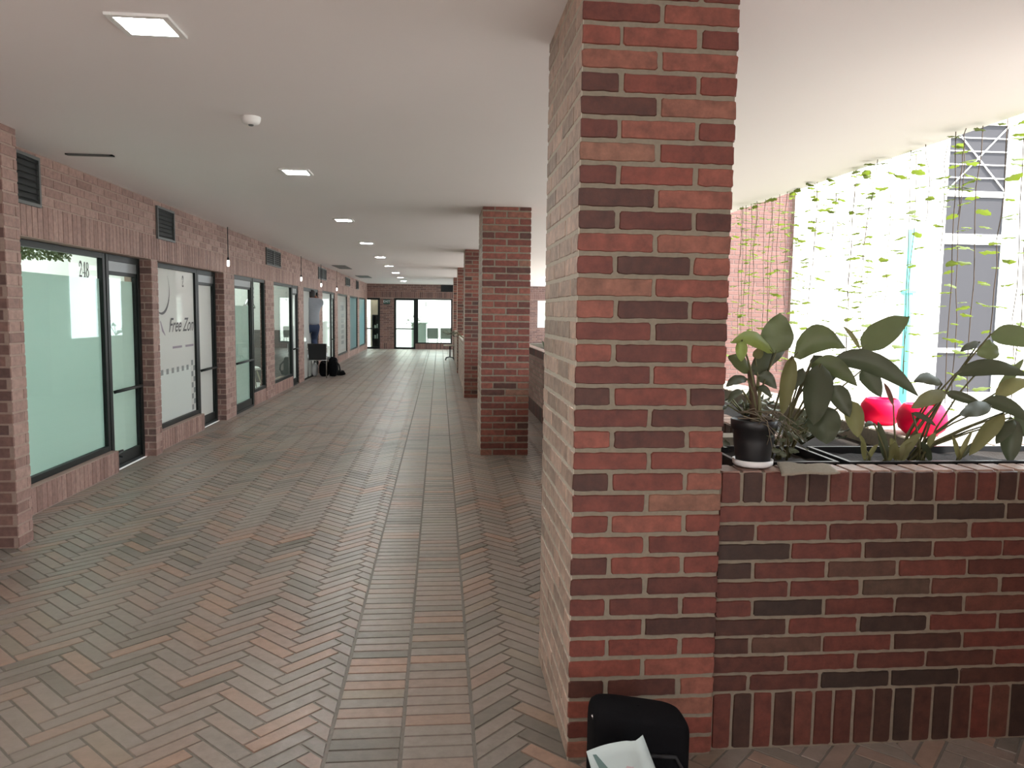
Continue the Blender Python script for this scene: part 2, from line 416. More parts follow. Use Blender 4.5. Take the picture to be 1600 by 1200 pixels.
M['mortaryard'] = plain('courtyard_mortar', srgb(116, 98, 92), 0.9)
M['brickyard'] = brickmat('courtyard_brick', [(0, srgb(96, 66, 60)), (1, srgb(108, 76, 69))], rough=0.8, mott=.15)
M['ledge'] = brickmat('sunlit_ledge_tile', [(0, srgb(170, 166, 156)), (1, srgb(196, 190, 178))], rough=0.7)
planter = tag(pw.build('brick_planter', ['mortar', 'brickdark', 'brickcap', 'ledge', 'brickwall']), 'long brick planter beside the nearest pillar, capped with upright bricks', 'planter')
sb = MB(); sb.box(0.95, 2.14, PY+.12, 3.2, 0.3, PT-.13); sb.box(1.52, 2.10, 3.2, 13.28, 0.3, PT-.08); sb.box(2.14, 4.2, PY+.12, 2.95, .3, PT-.1)
sb.build('soil_bed', 'soil', planter)

# ------------------------------------------------------------------ left wall with its piers, header and sills
XH, XS, XW = -2.86, -2.91, -3.0
piers = [(8.02, 8.19), (10.61, 11.13), (13.06, 13.71), (16.03, 16.63), (18.63, 19.28), (21.5, 22.1), (24.4, 25.07), (27.4, 28.0), (30.3, 31.0)]
wl = MB()
# header
wl.box(-3.12, XH, 3.7, 31, HEAD, CEIL+.02, 0)
soldier(wl, Vector((XH, 5.1, 0)), Y, Z, X, 25.9, HEAD, 2.225, w=0.075, d=0.004)
running(wl, Vector((XH, 5.1, 2.225)), Y, Z, X, 25.9, CEIL-2.225, d=0.004)
for a, b in piers:
    wl.box(-3.12 if a < 11 else -2.95, XH, a, b, -.004, HEAD, 0)
    running(wl, Vector((XH, a, 0)), Y, Z, X, b-a, HEAD, d=0.004)
    xw_ = XW-.06 if a < 11 else -2.95
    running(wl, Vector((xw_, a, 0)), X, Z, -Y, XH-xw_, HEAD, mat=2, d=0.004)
# sills under the windows
wins = [(5.1, 7.22), (8.19, 9.80), (12.25, 13.06), (13.71, 15.42), (19.28, 20.9), (22.1, 24.4), (25.07, 27.4), (28.0, 30.3)]
for a, b in wins:
    XS_ = XS if a < 11 else -2.868
    wl.box(-3.12, XS_, a, b, -.004, 0.2, 0)
    soldier(wl, Vector((XS_, a, 0)), Y, Z, X, b-a, 0, 0.2, w=0.075, d=0.004)
# buttress pier and blind wall towards the camera
wl.box(-3.12, -2.6, 4.93, 5.1, -.004, CEIL+.02, 0)
running(wl, Vector((-2.6, 4.93, 0)), Y, Z, X, .17, CEIL, d=0.004)
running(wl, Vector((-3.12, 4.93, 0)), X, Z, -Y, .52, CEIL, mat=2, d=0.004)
wl.box(-3.12, -2.86, -1.8, 3.7, -.004, CEIL+.02, 0)
running(wl, Vector((-2.86, -1.8, 0)), Y, Z, X, 5.5, CEIL, d=0.004)
tag(wl.build('wall_left', ['mortarwall', 'brickwall', 'brickfar']), 'brick shopfront wall with piers, header and low sills', 'wall', kind='structure')

# rooms behind the shop fronts
ri = MB()
ri.box(-5.7, -5.6, 3.7, 31, 0, CEIL); ri.box(-5.6, -3.0, 3.7, 31, -.1, -.004)
for a in (5.05, 8.105, 10.87, 16.33, 18.95, 21.8, 24.7, 27.7): ri.box(-5.6, -3.125 if a < 11 else -2.97, a-.05, a+.05, 0, CEIL)
ri.box(-5.7, -3.12, 3.6, 3.7, 0, CEIL)
tag(ri.build('wall_shops', 'offwhite'), kind='structure')

# unseen side wall, added to keep the sun off the planter front
rr = MB(); rr.box(2.45, 2.6, -1.8, 2.42, 0, CEIL); running(rr, Vector((2.45, 2.42, 0)), -Y, Z, -X, 4.22, CEIL)
tag(rr.build('wall_sun_block', ['mortarwall', 'brickwall']), kind='structure')

# ------------------------------------------------------------------ shop fronts
def frame_rect(mb, x, y0, y1, z0, z1, w=0.05, dpt=0.05, bot=None):
    b = w if bot is None else bot
    mb.box(x-dpt, x, y0, y0+w, z0, z1); mb.box(x-dpt, x, y1-w, y1, z0, z1)
    mb.box(x-dpt, x, y0+w, y1-w, z1-w, z1); mb.box(x-dpt, x, y0+w, y1-w, z0, z0+b)
nwin = ndoor = 0
def window(y0, y1, z0=0.2, z1=HEAD, film=None, filmtop=None, label=''):
    global nwin
    nwin += 1
    r = thing('window_%d' % nwin, (XW, (y0+y1)/2, z0), label, 'window', kind='structure')
    m = MB(); frame_rect(m, XW+.03, y0, y1, z0, z1); bevel(m.build('frame', 'frame', r), .003)
    p = MB(); p.box(XW-.004, XW+.002, y0+.045, y1-.045, z0+.045, z1-.045)
    if film and filmtop is None: p.build('pane', film, r)
    else:
        p.build('pane', 'glass', r)
        if film:
            q = MB(); q.box(XW-.009, XW-.0045, y0+.045, y1-.045, z0+.045, filmtop); tag(q.build('frosted_film', film, r), 'frosted film over the lower glass')
    return r
def door(y0, y1, film='film2', filmtop=None, label='', bar=True, transom=0.09):
    global ndoor
    ndoor += 1
    r = thing('door_%d' % ndoor, (XW, (y0+y1)/2, 0), label, 'door', kind='structure')
    m = MB(); frame_rect(m, XW+.03, y0, y1, 0, HEAD, w=.06, bot=.03); bevel(m.build('frame', 'frame', r), .003)
    t = MB(); t.box(XW-.02, XW+.02, y0+.06, y1-.06, HEAD-.06-transom, HEAD-.06); t.build('closer_rail', 'greymetal', r)
    s = MB(); frame_rect(s, XW+.015, y0+.06, y1-.06, .03, HEAD-.06-transom, w=.035, dpt=.035, bot=.1); bevel(s.build('leaf_frame', 'frame', r), .003)
    p = MB(); p.box(XW-.012, XW-.006, y0+.09, y1-.09, .13, HEAD-.095-transom)
    if filmtop is None: p.build('pane', film, r)
    else:
        p.build('pane', 'glass', r)
        q = MB(); q.box(XW-.018, XW-.0125, y0+.09, y1-.09, .13, filmtop); q.build('frosted_film', film, r)
    if bar:
        h = MB(); h.tube([(XW+.02, y0+.1, .72), (XW+.055, y0+.11, .73), (XW+.055, y1-.11, .73), (XW+.02, y1-.1, .72)], .016, 8); h.build('push_bar', 'frame', r)
    return r
def vinyl(pts_list, x, parent, mat, name):
    m = MB()
    for pts in pts_list: m.poly([(x, a, b) for a, b in pts])
    return m.build(name, mat, parent)
def ribbon(pts, ws):
    L_, R_ = [], []
    for k, (a, b) in enumerate(pts):
        p, q = pts[max(0, k-1)], pts[min(len(pts)-1, k+1)]
        dx, dy = q[0]-p[0], q[1]-p[1]; l = math.hypot(dx, dy) or 1
        L_.append((a-dy/l*ws[k]/2, b+dx/l*ws[k]/2)); R_.append((a+dy/l*ws[k]/2, b-dx/l*ws[k]/2))
    return [[R_[k], R_[k+1], L_[k+1], L_[k]] for k in range(len(pts)-1)]
def arc(cx, cy, rx, ry, a0, a1, n=14): return [(cx+rx*math.cos(a0+(a1-a0)*k/n), cy+ry*math.sin(a0+(a1-a0)*k/n)) for k in range(n+1)]
def digit(ch):                       # heavy display numerals in a 0.6 x 1 box
    th, tn = .2, .05
    if ch == '2':
        a = arc(.28, .74, .22, .22, PI*.95, -PI*.25); w = [tn+(th-tn)*max(0, math.sin(PI*k/14))**1 if k > 3 else .1 for k in range(15)]
        a2 = [(.44, .58), (.25, .3), (.08, .08)]
        return ribbon(a, w) + ribbon(a2, [.17, .1, .05]) + [[(.05, 0), (.55, 0), (.55, .13), (.05, .13)], [(.49, .1), (.55, .1), (.55, .26), (.51, .26)], [(.03,.68),(.17,.62),(.2,.78),(.06,.82)]]
    if ch == '4':
        return [[(.32, 0), (.5, 0), (.5, 1), (.32, 1)], [(.22, 0), (.58, 0), (.58, .05), (.22, .05)], [(.0, .26), (.6, .26), (.6, .32), (.0, .32)]] + ribbon([(.02, .29), (.36, .98)], [.05, .06])
    if ch == '8':
        o = arc(.3, .75, .17, .21, 0, 2*PI, 24); u = arc(.3, .27, .21, .24, 0, 2*PI, 24)
        f = lambda n: [.06+.11*abs(math.cos(2*PI*k/n)) for k in range(n+1)]
        return ribbon(o, f(24)) + ribbon(u, f(24))
    if ch == '9':
        o = arc(.3, .7, .2, .27, 0, 2*PI, 24); return ribbon(o, [.06+.11*abs(math.cos(2*PI*k/24)) for k in range(25)]) + ribbon([(.5, .7), (.48, .35), (.3, .04), (.12, .06)], [.15, .14, .08, .06])
def numerals(text, y, z, h, x, parent):
    out = []
    for k, ch in enumerate(text):
        for p in digit(ch): out.append([(y + (a + k*.62)*h*.78, z + b*h) for a, b in p])
    return vinyl(out, x, parent, 'ink', 'numerals')
def text_mesh(name, c):
    t = bpy.data.objects.new(name, c); COL.objects.link(t)
    dg = bpy.context.evaluated_depsgraph_get(); dg.update()
    me = bpy.data.meshes.new_from_object(t.evaluated_get(dg)); bpy.data.objects.remove(t)
    o = bpy.data.objects.new(name, me); COL.objects.link(o); return o
def script_text(body, y, z, size, x, parent, mat, shear=0.35, name='lettering', extr=0.0):
    c = bpy.data.curves.new(name, 'FONT'); c.body = body; c.size = size; c.shear = shear; c.materials.append(M[mat]); c.offset = 0.0015
    o = text_mesh(name, c); o.parent = parent
    o.matrix_local = Matrix(((0, 0, 1, x-parent.location.x), (1, 0, 0, y-parent.location.y), (0, 1, 0, z-parent.location.z), (0, 0, 0, 1)))
    return o

w1 = window(5.12, 7.22, film='film', filmtop=1.75, label='large shop window with pale green film and black number 248')
numerals('248', 6.77, 1.75, .13, XW+.006, w1)
door(7.24, 8.02, film='film3', filmtop=1.75, label='glazed door with black push bar beside the green filmed window')
dstop = MB(); dstop.tube([(XW+.03, 7.34, .13), (XW+.07, 7.36, .115)], .012, 8); dstop.tube([(XW+.02, 7.31, .16), (XW+.05, 7.42, .165)], .012, 8)
w2 = window(8.19, 9.82, film='film2', label='shop window with dark script lettering and squares along its lower edge')
numerals('2', 9.35, 1.75, .125, XW+.006, w2)
script_text('Free Zon', 8.86, 1.235, .225, XW+.006, w2, 'ink', .5)
vinyl(ribbon(arc(8.66, 1.70, .26, .26, -PI*.8, PI*.2, 18), [.004+.03*math.sin(PI*k/18)**2 for k in range(19)]), XW+.005, w2, 'ink', 'swoosh')
vinyl(ribbon([(8.62, 1.36), (8.68, 1.26), (8.76, 1.2)], [.02, .04, .01]), XW+.005, w2, 'inksoft', 'leaf_emblem')
vinyl([[(8.98, 1.045), (9.3, 1.045), (9.3, 1.07), (8.98, 1.07)], [(9.42, 1.045), (9.72, 1.045), (9.72, 1.07), (9.42, 1.07)]], XW+.005, w2, 'inksoft', 'small_lettering')
sq = []
for r in range(9):
    for c_ in range(2):
        if (r+c_) % 2 == 0: sq.append([(9.62+.075*c_, .27+r*.068), (9.62+.075*c_+.07, .27+r*.068), (9.62+.075*c_+.07, .27+r*.068+.062), (9.62+.075*c_, .27+r*.068+.062)])
for c_ in range(7): sq.append([(8.42+.17*c_, .77), (8.5+.17*c_, .77), (8.5+.17*c_, .83), (8.42+.17*c_, .83)])
vinyl(sq, XW+.004, w2, 'inkgrey', 'square_pattern')
vinyl([[(8.26, .26), (9.6, .26), (9.6, .8), (8.26, .8)]], XW+.0035, w2, 'film3', 'pale_band')
door(9.83, 10.61, film='film2', label='glazed door beside the script-lettered window')
XW = -2.90
door(11.13, 12.22, film='film3', filmtop=1.55, label='narrow glazed door left of the window showing a white chair')
w3 = window(12.25, 13.06, label='clear shop window showing a white chair inside')
numerals('2', 12.36, 1.68, .16, XW+.006, w3)
w4 = window(13.71, 15.42, label='clear shop window with a very bright interior')
numerals('2', 14.95, 1.68, .16, XW+.006, w4)
door(15.44, 16.03, film='film3', label='pale glazed door just before the person on the chair')
# doorway where the man works
dd = thing('door_%d' % (ndoor+1), (XW, 17.63, 0), 'dark framed doorway where the person is working', 'door', kind='structure'); ndoor += 1
m = MB(); frame_rect(m, XW+.03, 16.63, 18.63, 0, HEAD, w=.07, bot=.02); m.box(XW-.02, XW+.03, 18.2, 18.3, 0, HEAD); m.build('frame', 'frame', dd)
m = MB(); m.box(XW-.012, XW-.006, 16.7, 18.56, .02, HEAD-.07); m.build('pane', 'film2', dd)
w6 = window(19.28, 20.92, film='film3', label='white filmed window right of the doorway with the person')
door(20.94, 21.5, film='film3', label='white door carrying a column of dark lettering')
bl = []
for k in range(7): bl.append([(21.12, 1.74-k*.12), (21.3, 1.74-k*.12), (21.3, 1.80-k*.12), (21.12, 1.80-k*.12)])
vinyl(bl, XW+.004, bpy.data.objects['door_6'], 'inkgrey', 'lettering')
w7 = window(22.1, 24.4, film='film2', label='far shop window with a tall white sign of dark lettering')
vinyl([[(22.9, .35), (24.2, .35), (24.2, 1.75), (22.9, 1.75)]], XW+.004, w7, 'film3', 'sign_sheet')
bl = [[(23.0, 1.5), (23.7, 1.5), (23.7, 1.65), (23.0, 1.65)]]
for k in range(6): bl.append([(23.15, 1.3-k*.16), (23.75, 1.3-k*.16), (23.75, 1.4-k*.16), (23.15, 1.4-k*.16)])
vinyl(bl, XW+.006, w7, 'inkgrey', 'lettering')
window(25.07, 27.4, film='filmblue', label='blue filmed shop window near the end of the corridor')
window(28.0, 30.3, film='filmblue', label='last shop window before the corner, with blue film')
# dark doorway at the frame edge
XW = -3.0
m = MB(); m.box(-3.05, -3.0, 3.7, 4.93, 0, HEAD); r = thing('door_%d' % (ndoor+1), (-3, 4.3, 0), 'dark closed doorway before the buttress pier', 'door', kind='structure'); ndoor += 1
m.build('leaf', 'black', r)
m = MB(); frame_rect(m, -2.97, 3.7, 4.93, 0, HEAD, w=.07, bot=.02); m.build('frame', 'frame', r)

# ------------------------------------------------------------------ end wall with door, door and window
YE = 31.0
we = MB()
def seg(x0, x1, z0, z1): we.box(x0, x1, YE, YE+.15, z0, z1, 0)
opn = [(-3.2, -2.36, 0, 2.02), (-1.8, -.95, 0, 2.02), (-.93, .5, .22, 2.02), (3.95, 5.0, .92, 2.0)]
seg(-3.3, 6, 2.02, CEIL+.02); seg(-2.36, -1.8, 0, 2.02); seg(-.95, .5, 0, .22); seg(.5, 3.95, 0, 2.02); seg(3.95, 5.0, 0, .92); seg(5, 6, 0, 2.02); seg(-.95, -.93, .22, 2.02); seg(3.95, 5, 2.0, 2.02)
soldier(we, Vector((-2.9, YE, 0)), X, Z, -Y, 8.9, 2.04, 2.28, w=.075); running(we, Vector((-2.9, YE, 2.28)), X, Z, -Y, 8.9, CEIL-2.28)
running(we, Vector((-2.36, YE, .24)), X, Z, -Y, .56, 1.78); soldier(we, Vector((-2.36, YE, 0)), X, Z, -Y, .56, 0, .24)
soldier(we, Vector((-.93, YE, 0)), X, Z, -Y, 1.43, 0, .22); running(we, Vector((.5, YE, 0)), X, Z, -Y, 3.45, 2.02)
running(we, Vector((3.95, YE, 0)), X, Z, -Y, 1.05, .92)
tag(we.build('wall_end', ['mortarwall', 'brickfar']), 'dark brick wall closing the far end of the corridor', 'wall', kind='structure')
def frame_xz(mb, y, x0, x1, z0, z1, w=.06, bot=None, d=.06):
    b = w if bot is None else bot
    mb.box(x0, x0+w, y, y+d, z0, z1); mb.box(x1-w, x1, y, y+d, z0, z1); mb.box(x0+w, x1-w, y, y+d, z1-w, z1); mb.box(x0+w, x1-w, y, y+d, z0, z0+b)
def end_door(x0, x1, label):
    global ndoor
    ndoor += 1
    r = thing('door_%d' % ndoor, ((x0+x1)/2, YE, 0), label, 'door', kind='structure')
    m = MB(); frame_xz(m, YE-.01, x0, x1, 0, 2.02, w=.08); m.build('frame', 'frame', r)
    m = MB(); m.box(x0+.08, x1-.08, YE+.03, YE+.036, .08, 1.94); m.build('pane', 'glass', r)
    m = MB(); m.box(x0+.06, x1-.06, YE-.05, YE-.02, .78, .83); m.build('push_bar', 'frame', r)
    return r
end_door(-3.2, -2.36, 'glazed door in the left corner of the end wall')
end_door(-1.8, -.95, 'bright glazed door in the middle of the end wall')
nwin += 1
r = thing('window_%d' % nwin, (-.2, YE, .22), 'wide bright window in the end wall showing two chairs', 'window', kind='structure')
m = MB(); frame_xz(m, YE-.01, -.93, .5, .22, 2.02, w=.05); m.box(-.95, -.85, YE-.012, YE+.05, .22, 2.02); m.build('frame', 'frame', r)
m = MB(); m.box(-.88, .45, YE+.03, YE+.036, .27, 1.97); m.build('pane', 'glass', r)
t = []
for k, ch in enumerate('249'):
    for p in digit(ch): t.append([(-.72+(a+k*.62)*.17, 1.7+b*.2) for a, b in p])
m = MB()
for p in t: m.poly([(a, YE+.02, b) for a, b in p])
m.build('numerals', 'inkgrey', r)
nwin += 1
r = thing('window_%d' % nwin, (4.5, YE, .92), 'bright window of the end wall seen between the two near pillars', 'window', kind='structure')
m = MB(); frame_xz(m, YE-.01, 3.95, 5.0, .92, 2.0, w=.05); m.build('frame', 'white', r)
m = MB(); m.box(4.0, 4.95, YE+.03, YE+.036, .97, 1.95); m.build('pane', 'glass', r)
# rooms behind the end wall
ro = MB()
ro.box(-3.6, -2.1, 33.9, 34, 0, CEIL); ro.box(-2.1, 6, 35.4, 35.5, 0, CEIL); ro.box(-3.7, -3.6, YE+.15, 34, 0, CEIL); ro.box(-2.15, -2.05, YE+.15, 35.5, 0, CEIL); ro.box(6, 6.1, YE+.15, 35.5, 0, CEIL)
ro.box(-3.7, 6.1, YE+.15, 35.5, -.1, -.004); ro.box(-3.7, 6.1, YE, 35.5, CEIL+.02, CEIL+.1)
tag(ro.build('wall_offices', 'white'), kind='structure')
m = MB(); m.box(-2.81, -2.16, 31.9, 31.95, .0, CEIL); tag(m.build('wall_partition', 'tan'), kind='structure')
# exit sign, wall unit
r = thing('exit_sign', at(604, 471, YE-.02), 'small green exit sign on the end wall between the two doors', 'sign')
a, b = at(599, 467.5, YE-.03), at(609.5, 475, YE-.03)
m = MB(); m.box(a.x, b.x, YE-.03, YE-.006, b.z, a.z); bevel(m.build('board', 'exitgreen', r), .004)
c = bpy.data.curves.new('lettering', 'FONT'); c.body = 'EXIT'; c.size = .13; c.align_x = 'CENTER'; c.align_y = 'CENTER'; c.materials.append(M['saucer'])
o = text_mesh('lettering', c); o.parent = r; o.rotation_euler = (PI/2, 0, 0); o.location = Vector(((a.x+b.x)/2, YE-.032, (a.z+b.z)/2)) - r.location
r = thing('air_vent', (.3, YE, 2.3), 'black air vent high on the end wall, right above the wide window', 'vent')
m = MB(); frame_xz(m, YE-.03, .05, .53, 2.3, CEIL-.01, w=.03, d=.03); m.build('frame', 'black', r)
m = MB(); m.box(.08, .5, YE-.012, YE-.007, 2.33, CEIL-.04)
for k in range(5): m.box(.08, .5, YE-.028, YE-.012, 2.345+k*.042, 2.355+k*.042)
m.build('slats', 'black', r)
m = dstop; m.build('door_stop', 'frame', bpy.data.objects['door_1'])

# ------------------------------------------------------------------ ceiling lights
def make_light():
    r = thing('ceiling_light', (0, 0, 0), '', 'ceiling light')
    m = MB(); a, b = .115, .088
    for x0, x1, y0, y1 in ((-a, -b, -a, a), (b, a, -a, a), (-b, b, -a, -b), (-b, b, b, a)): m.box(x0, x1, y0, y1, -.012, 0)
    bevel(m.build('frame', 'white', r), .002)
    m = MB(); m.box(-b, b, -b, b, -.009, -.001); m.build('diffuser', 'led', r)
    return r
ly = [3.17, 6.27, 9.45, 12.55, 15.7, 18.7, 21.9, 24.9, 27.6]
ll = ['square ceiling light panel nearest the camera, above the first shop window', 'second square ceiling light, just beyond the smoke detector',
      'third square ceiling light along the corridor row', 'fourth square ceiling light along the corridor row', 'fifth square ceiling light along the corridor row',
      'sixth square ceiling light along the corridor row', 'seventh square ceiling light, third from the far end', 'eighth square ceiling light, second from the far end', 'last square ceiling light, closest to the end wall']
proto = make_light()
for i, y in enumerate(ly):
    o = proto if i == 0 else copy_tree(proto)
    o.location = (-1.12 - .007*max(0, y-6), y, CEIL); o['label'] = ll[i]; o['group'] = 'square ceiling lights in a row'

# smoke detector, access panels
p = onz(392, 183, CEIL)
r = thing('smoke_detector', (p.x, p.y, CEIL), 'round white smoke detector between the first two ceiling lights', 'smoke detector')
m = MB(); m.lathe(r.location, [(.001, -.042), (.03, -.042), (.045, -.034), (.052, -.02), (.055, 0)], 24); m.build('housing', 'white', r)
m = MB(); m.lathe(r.location, [(.001, -.05), (.012, -.049), (.016, -.042)], 12); m.build('sensor', 'greymetal', r)
for (x0, x1, y0, y1, lab) in ((-2.64, -2.32, 5.82, 5.865, 'thin dark slot grille in the ceiling above the green filmed window'), (-2.58, -2.26, 18.9, 20.4, 'grey ceiling hatch nearer the camera, above the doorway with the person'), (-2.6, -2.2, 24.2, 25.6, 'grey ceiling hatch nearer the end wall')):
    r = thing('ceiling_hatch', ((x0+x1)/2, (y0+y1)/2, CEIL), lab, 'hatch')
    m = MB()
    for a in ((x0, x0+.02, y0, y1), (x1-.02, x1, y0, y1), (x0, x1, y0, y0+.02), (x0, x1, y1-.02, y1)): m.box(*a, CEIL-.01, CEIL-.0005)
    m.build('frame', 'vent', r)
    m = MB(); m.box(x0+.01, x1-.01, y0+.01, y1-.01, CEIL-.006, CEIL-.0005); m.build('panel', 'vent' if y0 > 6 else 'black', r)

# vents in the brick header
def vent(y0, y1, z0, z1, lab, cols=1, mat='vent'):
    r = thing('air_vent', (XH, (y0+y1)/2, z0), lab, 'vent', 'louvred vents in the brick header')
    m = MB(); x = XH+.004; w = .022
    for a in ((y0, y0+w, z0, z1), (y1-w, y1, z0, z1), (y0+w, y1-w, z0, z0+w), (y0+w, y1-w, z1-w, z1)): m.box(x, x+.02, *a)
    if cols == 2: m.box(x, x+.02, (y0+y1)/2-.03, (y0+y1)/2+.03, z0+w, z1-w)
    m.build('frame', mat, r)
    m = MB(); m.box(x, x+.003, y0+w, y1-w, z0+w, z1-w); m.build('backing', 'black', r)
    m = MB(); n = 7
    for k in range(n):
        z = z0+w + (z1-z0-2*w)*(k+.5)/n
        m.obox((x+.01, (y0+y1)/2, z), Vector((.009, 0, -.006)), Vector((0, (y1-y0)/2-w, 0)), Vector((.0008, 0, .0012)))
    m.build('slats', 'black' if cols == 1 else mat, r)
vent(5.5, 5.88, 2.2, 2.55, 'dark louvred vent next to the buttress pier, above the green filmed window')
vent(8.17, 8.68, 2.2, 2.53, 'dark louvred vent above the edge of the script-lettered window')
vent(13.1, 14.25, 2.24, 2.52, 'double grey vent above the pier beyond the white chair', 2)
vent(18.6, 19.85, 2.24, 2.52, 'double grey vent above the pier right of the person', 2)
vent(23.9, 25.0, 2.26, 2.52, 'small dark vent second from the corridor end', 2)
vent(26.9, 27.6, 2.24, 2.54, 'last dark vent in the header before the end wall')
r = thing('wire_clip', (XH+.006, 0, 0), '', '')
bpy.data.objects.remove(r)

# hanging bulbs at the piers
def bulb(y, ztop, zb, lab, wire=True):
    r = thing('hanging_bulb', (-2.80, y, zb), lab, 'bulb', 'small white bulbs hanging along the header')
    m = MB(); m.lathe(r.location, [(.001, 0), (.014, .004), (.018, .02), (.018, .075), (.012, .09), (.001, .092)], 14); m.build('bulb', 'bulb', r)
    m = MB(); m.tube([(-2.8, y, ztop), (-2.8, y, zb+.085)], .006, 6); m.lathe(r.location+Vector((0, 0, .08)), [(.015, 0), (.015, .04), (.004, .045)], 10); m.build('cable', 'plastic', r)
bulb(10.62, CEIL, 2.06, 'small white bulb on a long dark cable beside the script-lettered shop')
bulb(16.05, CEIL, 2.08, 'small white bulb hanging left of the person')
bulb(18.7, CEIL, 2.05, 'small white bulb hanging just right of the person')
bulb(21.5, CEIL, 2.03, 'small white bulb hanging farthest along the header')

# ------------------------------------------------------------------ seats
def person():
    px, py = at(487, 500, 17.72).x, 17.72
    root = thing('person', (px, py, .45), 'person in grey t-shirt and blue jeans standing on a black chair, seen from behind', 'person')
    def skin_mesh(name, joints, edges, radii, mat, parent, rootv=0, sub=2):
        me = bpy.data.meshes.new(name); me.from_pydata([Vector(j) for j in joints], edges, [])
        o = bpy.data.objects.new(name, me); COL.objects.link(o)
        md = o.modifiers.new('s', 'SKIN'); md.use_smooth_shade = True
        for k, v in enumerate(me.skin_vertices[0].data):
            rr_ = radii[k]; v.radius = rr_ if isinstance(rr_, tuple) else (rr_, rr_); v.use_root = (k == rootv)
        subsurf(o, sub)
        dg = bpy.context.evaluated_depsgraph_get(); dg.update()
        nm = bpy.data.meshes.new_from_object(o.evaluated_get(dg)); bpy.data.objects.remove(o)
        nm.name = name; nm.materials.clear(); nm.materials.append(M[mat])
        for p in nm.polygons: p.use_smooth = True
        n = bpy.data.objects.new(name, nm); COL.objects.link(n); n.parent = parent
        return n
    # local frame: faces +y, origin on the chair seat between the feet
    J = [(0, 0, .74), (0, .03, .92), (0, .02, 1.10), (0, .03, 1.21), (0, .07, 1.28), (0, .105, 1.35), (0, .125, 1.43), (0, .13, 1.485)]
    R_ = [(.15, .11), (.135, .10), (.15, .10), (.09, .07), .052, .075, .082, .05]
    E_ = [(k, k+1) for k in range(7)]
    def add(p, r, par): J.append(p); R_.append(r); E_.append((par, len(J)-1)); return len(J)-1
    for s in (-1, 1):
        a = add((s*.09, .02, .66), .085, 0); a = add((s*.10, .20, .39), .062, a); a = add((s*.10, .03, .08), .042, a); add((s*.11, .15, .035), .036, a)
        a = add((s*.18, .04, 1.21), .05, 3); a = add((s*.26, .24, 1.20), .042, a); a = add((s*.17, .40, 1.38), .031, a)
        h = add((s*.155, .44, 1.45), (.036, .018), a)
        for q in range(4): 
            f1 = add((s*.155+(q-1.5)*.02, .46, 1.50), .009, h); add((s*.155+(q-1.5)*.022, .485, 1.54-.006*abs(q-1.5)), .008, f1)
        t = add((s*.155-s*.035, .465, 1.455), .010, h); add((s*.155-s*.045, .49, 1.475), .009, t)
    body = skin_mesh('body', J, E_, R_, 'skin', root)
    # clothing follows the same joints
    sj = [(0, 0, .70), (0, .0, .82), (0, .03, .98), (0, .02, 1.12), (0, .03, 1.225), (0, .06, 1.31)]
    sr = [(.185, .15), (.175, .14), (.17, .13), (.225, .155), (.215, .14), (.10, .085)]
    se = [(k, k+1) for k in range(5)]
    for s in (-1, 1):
        sj += [(s*.19, .04, 1.225), (s*.25, .18, 1.20)]; sr += [.10, .085]; n = len(sj); se += [(4, n-2), (n-2, n-1)]
    skin_mesh('t_shirt', sj, se, sr, 'shirt', root)
    jj = [(0, 0, .82), (0, 0, .70)]; jr = [(.15, .115), (.165, .135)]; je = [(0, 1)]
    for s in (-1, 1):
        n = len(jj); jj += [(s*.095, .03, .62), (s*.10, .20, .39), (s*.10, .10, .22), (s*.10, .035, .10)]; jr += [.10, .08, .066, .06]; je += [(1, n), (n, n+1), (n+1, n+2), (n+2, n+3)]
    skin_mesh('jeans', jj, je, jr, 'jeans', root)
    hj = [(0, .07, 1.31), (0, .085, 1.36), (0, .10, 1.43), (0, .125, 1.50)]; skin_mesh('hair', hj, [(0, 1), (1, 2), (2, 3)], [(.06, .05), (.095, .085), (.105, .105), (.085, .09)], 'hair', root)
    for s in (-1, 1): skin_mesh('shoe', [(s*.10, .02, .05), (s*.11, .10, .04), (s*.115, .19, .035)], [(0, 1), (1, 2)], [.05, .046, .036], 'shoe', root)
    # face on the far side of the head
    fy, fz = .045, -.045
    def feat(name, pts, r_, mat):
        m = MB(); m.tube([(p[0], p[1]+fy, p[2]+fz) for p in pts], r_, 8); m.build(name, mat, root, origin=(0, 0, 0))
    feat('nose', [(0, .158, 1.455), (0, .183, 1.435), (0, .165, 1.43)], [.008, .014, .006], 'skin')
    for s in (-1, 1):
        feat('ear', [(s*.078, .09, 1.47), (s*.105, .085, 1.45), (s*.085, .09, 1.43)], [.01, .014, .008], 'skin')
        feat('eye', [(s*.03, .150, 1.462), (s*.03, .166, 1.462)], [.012, .008], 'ink')
    feat('mouth', [(-.022, .158, 1.408), (0, .166, 1.406), (.022, .158, 1.408)], .005, 'printpink')
    root.rotation_euler = (math.radians(3), 0, math.radians(28))
person()

